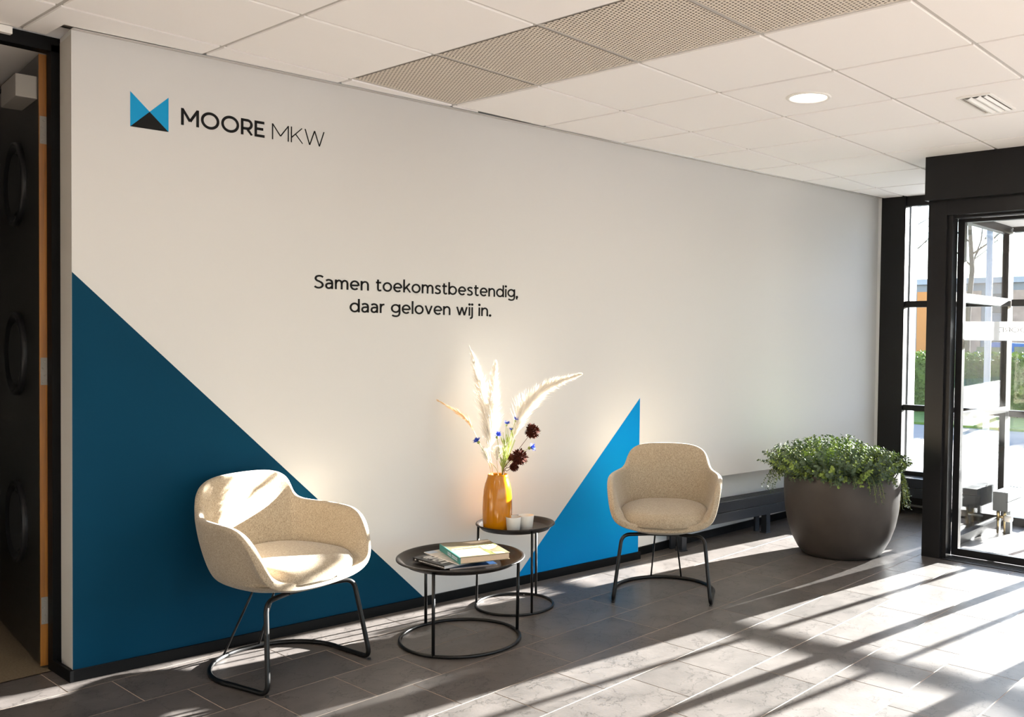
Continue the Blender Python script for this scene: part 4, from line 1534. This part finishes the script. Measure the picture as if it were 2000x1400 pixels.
brown_head([fp(.02, .02), fp(.022, .275), fp(.08, .37, -.05), fp(.178, .505, -.05)], .038, 'large dark brown dried flower head highest on the right', 21)
brown_head([fp(.02, .02), fp(.025, .275), fp(.07, .33, -.07), fp(.118, .378, -.08)], .042, 'large dark brown dried flower head lower right, above the vase shoulder', 22)
brown_head([fp(.02, .02), fp(.030, .275), fp(.055, .305, -.05), fp(.088, .325, -.05)], .024, 'small reddish brown dried flower head lowest at the vase rim', 23)
brown_head([fp(.02, .02), fp(.022, .275), fp(.04, .32, .03), fp(.062, .362, .03)], .020, 'small brown dried flower head half hidden by green stems', 24)
# bright green leafy stems
e = empty('green_stems', VC); tag(e, 'cluster of thin yellow-green leafy stems in the vase', 'foliage')
rr = random.Random(31)
bm = NB()
for k in range(9):
    a0 = rr.uniform(.0, .03)
    a1 = .03 + k * .0075
    tube(bm, [p - VC for p in catmull([fp(.015 + a0 * .3, .05), fp(.022, .28), fp((.022 + a1) / 2 + .004, .38, rr.uniform(-.03, .01)), fp(a1 + rr.uniform(-.004, .004), rr.uniform(.44, .52), rr.uniform(-.04, .01))], 5)], .0013, 5)
obj('stem', bm, M['stem'], e)
bm = NB()
for k in range(26):
    a1 = rr.uniform(.02, .09); z = rr.uniform(.29, .46)
    p = fp(.022 + (a1 - .022) * (z - .28) / .22, z, rr.uniform(-.04, .01)) - VC
    d = (Vector((0, 0, 1)) + RL * rr.uniform(-.5, .7) + FD * rr.uniform(-.4, .4)).normalized()
    t = d.cross(FD).normalized()
    L = rr.uniform(.035, .065)
    q = [p, p + d * L * .4 + t * .0035, p + d * L, p + d * L * .4 - t * .0035]
    bm.faces.new([bm.verts.new(x_) for x_ in q])
bm.normal_update(); bmesh.ops.solidify(bm, geom=bm.faces[:], thickness=0.0005)
o = obj('leaf_blades', bm, M['stem'], e); o['kind'] = 'stuff'


def tealight(loc, label):
    e = empty('tealight_glass', loc); tag(e, label, 'candle holder', 'frosted tealight glasses')
    bm = NB()
    lathe(bm, [(0, 0), (.029, 0), (.0315, .003), (.039, .074), (.0385, .0755), (.0365, .075), (.030, .012), (0, .009)], 40)
    obj('cup', bm, M['tea'], e, smooth=True)
    bm = NB(); lathe(bm, [(0, .010), (.024, .010), (.025, .024), (.022, .026), (0, .025)], 28)
    obj('candle', bm, M['wax'], e, smooth=True)


tealight((1.925, -0.330, Z2), 'frosted tealight glass nearer the vase, front left of two')
tealight((1.998, -0.345, Z2), 'frosted tealight glass on the right of the pair')

# ------------------------------------------------------------------ planter with trailing plant
PC = Vector((4.235, -0.945, 0))
bm = NB()
lathe(bm, [(0, 0), (.225, 0), (.245, .006), (.275, .04), (.312, .11), (.340, .19), (.358, .28), (.367, .38), (.368, .46), (.363, .53), (.360, .548), (.352, .553), (.343, .548), (.338, .52), (.336, .46), (0, .46)], 96)
pot = obj('planter', bm, M['pot'], smooth=True)
pot.location = PC
tag(pot, 'big round dark grey-brown planter pot standing on the floor by the window', 'planter')
bm = NB(); lathe(bm, [(0, .515), (.15, .512), (.30, .500), (.3355, .485), (.3355, .470), (0, .470)], 40)
for v in bm.verts:
    if v.co.z > .49: v.co.z += rnd.uniform(-.008, .012)
sl_ = obj('soil', bm, M['soil'], pot, smooth=True)

pl = empty('trailing_plant', PC); tag(pl, 'bushy green plant with small round leaves spilling over the planter rim', 'plant')
rr = random.Random(5)


def leaf_disc(bm, p, d, nrm, L, mi):
    d = d.normalized(); t = d.cross(nrm)
    if t.length < 1e-4: t = Vector((1, 0, 0))
    t.normalize(); n2 = t.cross(d)
    q = [p, p + d * L * .3 + t * L * .36 + n2 * L * .10, p + d * L * .75 + t * L * .36 + n2 * L * .08, p + d * L, p + d * L * .75 - t * L * .36 + n2 * L * .08, p + d * L * .3 - t * L * .36 + n2 * L * .10]
    V = [bm.verts.new(x_) for x_ in q]
    for f in (bm.faces.new((V[0], V[1], V[2], V[3])), bm.faces.new((V[0], V[3], V[4], V[5]))):
        f.material_index = mi


bs, bl = NB(), NB()


def sprig(p, d, L, n, droop, lsize):
    aa = atan2(p.y, p.x)
    if -2.0 < aa < 0.35:                       # kept short on the pillar side
        d = Vector((d.x * .62, d.y * .62, d.z)).normalized(); L *= .80
        p = Vector((p.x * .97, p.y * .97, p.z))
    pts = []
    for k in range(6):
        t = k / 5
        pts.append(p + d * L * t + Vector((0, 0, -droop * t * t)))
    tube(bs, pts, [.0022 * (1 - .7 * k / 5) for k in range(6)], 4, cap=False)
    light = rr.random() < .22
    for k in range(n):
        t = .12 + .88 * k / (n - 1)
        q = t * 5; i = min(int(q), 4)
        b = pts[i].lerp(pts[i + 1], q - i)
        tg = (pts[i + 1] - pts[i]).normalized()
        a = k * 2.4 + rr.uniform(-.4, .4)
        u = tg.cross(Vector((.2, .3, .9)));
        if u.length < 1e-3: u = Vector((1, 0, 0))
        u.normalize(); v = tg.cross(u)
        rad = u * cos(a) + v * sin(a)
        mi = 1 if (light and t > .35) or rr.random() < .08 else 0
        leaf_disc(bl, b, rad + tg * .55, tg + Vector((0, 0, .3)), lsize * rr.uniform(.7, 1.15) * (1.05 - .35 * t), mi)


for k in range(560):
    a = rr.uniform(0, 2 * pi); r_ = .335 * sqrt(rr.random())
    p = Vector((r_ * cos(a), r_ * sin(a), .50))
    out = Vector((cos(a), sin(a), 0))
    q = r_ / .335
    hgt = .322 * (1 - .62 * q * q) * rr.uniform(.62, 1.04)
    d = (out * (.15 + .85 * q) + Vector((rr.uniform(-.3, .3), rr.uniform(-.3, .3), 1.15 - .45 * q))).normalized()
    L = hgt / max(.35, d.z) * .95
    L = min(L, .27)
    sprig(p, d, L, int(9 + L * 60), .03 * q, .029)
for k in range(95):
    a = rr.uniform(0, 2 * pi)
    out = Vector((cos(a), sin(a), 0))
    p = out * rr.uniform(.26, .33) + Vector((0, 0, .52))
    sprig(p, (out * 1.0 + Vector((rr.uniform(-.25, .25), rr.uniform(-.25, .25), .55))).normalized(), rr.uniform(.10, .15), 13, rr.uniform(.03, .10), .031)
for ang, L, dr in ((117, .17, .16), (135, .19, .20), (122, .21, .24), (-50, .16, .17), (-57, .20, .30), (-46, .18, .33), (-62, .17, .26), (-52, .19, .36), (-128, .17, .16), (-122, .16, .20), (-140, .13, .10), (-105, .14, .10), (-160, .13, .10), (-30, .15, .2), (40, .15, .2), (80, .16, .2)):
    for q in range(3):
        a = radians(ang + rr.uniform(-5, 5))
        out = Vector((cos(a), sin(a), 0))
        p = out * .345 + Vector((0, 0, .553))
        sprig(p, (out * .85 + Vector((0, 0, .45))).normalized(), L * rr.uniform(.6, .9), 22, dr * rr.uniform(.8, 1.15), .023)
o = obj('twigs', bs, M['stem'], pl); o['kind'] = 'stuff'
o = obj('foliage', bl, [M['leaf'], M['leaf2']], pl); o['kind'] = 'stuff'

# ------------------------------------------------------------------ outside
bm = NB(); box(bm, 6.02, 120, -60, 80, -0.25, -0.06); box(bm, -60, 6.02, -60, -7.55, -0.25, -0.06)
gr = obj('pavement', bm, M['pave']); tag(gr, kind='structure')
bm = NB(); box(bm, 14.2, 16.4, -14, 26, -0.06, -0.02)
vg = obj('grass_verge', bm, M['grass']); tag(vg, 'strip of mown green grass outside before the hedge', 'grass', kind='stuff')


def hedge(x, y0, y1, h, dpt, label, seed):
    rr = random.Random(seed)
    e = empty('hedge', (x, (y0 + y1) / 2, -0.06)); tag(e, label, 'hedge')
    c0 = (y0 + y1) / 2
    bm = NB(); box(bm, -dpt / 2 + .08, dpt / 2 - .08, y0 - c0 + .08, y1 - c0 - .08, 0, h - .08)
    obj('branch_core', bm, M['hedge'], e)
    bm = NB()
    for k in range(26000):
        y = rr.uniform(y0 - c0, y1 - c0)
        if rr.random() < .6: p = Vector((-dpt / 2 + rr.uniform(-.05, .12), y, rr.uniform(0, h)))
        else: p = Vector((rr.uniform(-dpt / 2, dpt / 2), y, h + rr.uniform(-.1, .06)))
        d = Vector((rr.uniform(-1, .3), rr.uniform(-1, 1), rr.uniform(-.2, 1)))
        leaf_disc(bm, p, d, Vector((rr.uniform(-1, 1), rr.uniform(-1, 1), rr.uniform(0, 1))), rr.uniform(.035, .065), 0)
    o = obj('foliage', bm, M['hedge'], e); o['kind'] = 'stuff'


hedge(17.2, -4, 12, 1.15, 1.1, 'clipped green hedge outside beyond the grass verge', 41)


def bare_tree(x, y, h, r0, label, seed, group='bare trees outside', clear=0.45):
    rr = random.Random(seed)
    e = empty('bare_tree', (x, y, -0.06)); tag(e, label, 'tree', group)
    bt, bb_ = NB(), NB()
    P = [Vector((rr.uniform(-.04, .04) * k, rr.uniform(-.04, .04) * k, h * k / 7)) for k in range(8)]
    tube(bt, P, [r0 * (1 - .85 * k / 7) for k in range(8)], 8)

    def br(p, d, L, r, lv):
        pts = [p]
        for k in range(1, 5):
            d = (d + Vector((rr.uniform(-.25, .25), rr.uniform(-.25, .25), rr.uniform(-.05, .22)))).normalized()
            pts.append(pts[-1] + d * L / 4)
        tube(bb_, pts, [r * (1 - .8 * k / 4) for k in range(5)], 5 if lv else 4, cap=False)
        if lv < 3:
            for k in range(4 if lv < 2 else 3):
                i = rr.randint(1, 4)
                a = rr.uniform(0, 2 * pi)
                nd = (d * .8 + Vector((cos(a), sin(a), rr.uniform(-.2, .7)))).normalized()
                br(pts[i], nd, L * rr.uniform(.4, .62), r * .5, lv + 1)
    for k in range(15):
        t = clear + (1 - clear) * k / 15
        a = k * 2.4 + rr.uniform(-.3, .3)
        i = min(int(t * 7), 6)
        p = P[i].lerp(P[i + 1], t * 7 - i)
        br(p, Vector((cos(a), sin(a), rr.uniform(.3, .9))).normalized(), h * (.34 - .2 * (t - clear) / (1 - clear)), r0 * .38 * (1.15 - t), 0)
    obj('trunk', bt, M['bark'], e, smooth=True)
    o = obj('branches', bb_, M['bark'], e); o['kind'] = 'stuff'


bare_tree(22.0, 4.65, 7.5, .10, 'bare leafless tree seen through the upper door glass', 51, clear=.40)
bare_tree(25.0, 8.2, 7.0, .12, 'bare leafless tree seen through the narrow window', 52)
bare_tree(17.6, -9.4, 6.0, .09, 'bare leafless tree on the verge, farther right of the entrance', 54, clear=.3)
bare_tree(16.9, -4.9, 7.2, .075, 'bare leafless tree on the verge straight before the entrance', 55, clear=.35)

# far office building
e = empty('office_building', (50, 12, -0.06)); tag(e, 'low office building with orange and white panels far beyond the car park', 'building')
bm = NB(); box(bm, 0, 10, -16, 16, 0, 4.6)
obj('wall', bm, M['farwhite'], e)
bm = NB(); box(bm, -.3, 10.3, -16.3, 16.3, 4.6, 4.9)
obj('roof', bm, M['lightgrey'], e)
for k in range(12):
    y = -15 + k * 2.6
    for z0 in (0.9, 2.9):
        bm = NB(); box(bm, -.06, 0.0, y, y + 1.3, z0, z0 + 1.2)
        f_ = obj('window', bm, M['farwhite'], e)
        bm = NB(); box(bm, -.08, -.06, y + .08, y + 1.22, z0 + .08, z0 + 1.12)
        obj('pane', bm, M['fardark'], f_)
    bm = NB(); box(bm, -.05, 0.0, y + 1.45, y + 2.45, .3, 4.2)
    obj('facade_panel', bm, M['orange'] if k % 3 == 1 else M['brick'], e)

e = empty('brick_building', (34, -24, -0.06)); tag(e, 'long brick building beyond the car park, right of the entrance', 'building')  # added out of view so the side glass mirrors brick instead of bright sky
bm = NB(); box(bm, 0, 9, -14, 12, 0, 5.6)
obj('wall', bm, M['brick'], e)
bm = NB(); box(bm, -.3, 9.3, -14.3, 12.3, 5.6, 5.9)
obj('roof', bm, M['fardark'], e)
for k in range(9):
    bm = NB(); box(bm, -.06, 0, -13 + k * 2.8, -11.4 + k * 2.8, 1.0, 2.4)
    obj('window', bm, M['fardark'], e)


def car(x, y, rz, m, label):
    e = empty('car', (x, y, -0.06), rz); tag(e, label, 'car', 'parked cars')
    bm = NB()
    prof = [(-2.0, .35), (-2.05, .6), (-1.95, .82), (-1.1, .92), (-.55, 1.38), (.75, 1.42), (1.55, .98), (1.98, .90), (2.05, .55), (2.0, .32)]
    A = [bm.verts.new((x_, -.80 if z_ < 1 else -.66, z_)) for x_, z_ in prof]; B = [bm.verts.new((x_, .80 if z_ < 1 else .66, z_)) for x_, z_ in prof]
    bm.faces.new(A); bm.faces.new(B[::-1])
    for k in range(len(prof)):
        bm.faces.new((A[k], B[k], B[(k + 1) % len(prof)], A[(k + 1) % len(prof)]))
    obj('body', bm, m, e)
    bm = NB()
    for s in (-1, 1):
        box(bm, -.95, .1, .742 * s - .01, .742 * s + .01, .95, 1.30); box(bm, .18, 1.2, .742 * s - .01, .742 * s + .01, .95, 1.28)
    obj('side_window', bm, M['fardark'], e)
    for sx in (-1.25, 1.25):
        for sy in (-.74, .74):
            bm = NB(); lathe(bm, [(0, -.1), (.27, -.1), (.31, -.06), (.31, .06), (.27, .1), (0, .1)], 20)
            bm.transform(Matrix.Translation((sx, sy, .31)) @ Matrix.Rotation(pi / 2, 4, 'X'))
            obj('wheel', bm, M['rubber'], e)


car(27.0, 4.7, radians(85), M['carblue'], 'blue parked car beyond the hedge, seen through the door glass')
car(27.5, 9.7, radians(90), M['carwhite'], 'white parked car beyond the hedge, seen through the narrow window')
bm = NB(); tube(bm, [(10.0, .10, -.06), (10.0, .10, 2.9)], .038, 14)
tube(bm, [(10.0, .10, -.06), (10.0, .10, -.03)], .10, 14)
cp = obj('steel_column', bm, M['lightgrey'], smooth=True); tag(cp, 'slender light grey steel column on the pavement outside the entrance', 'column')
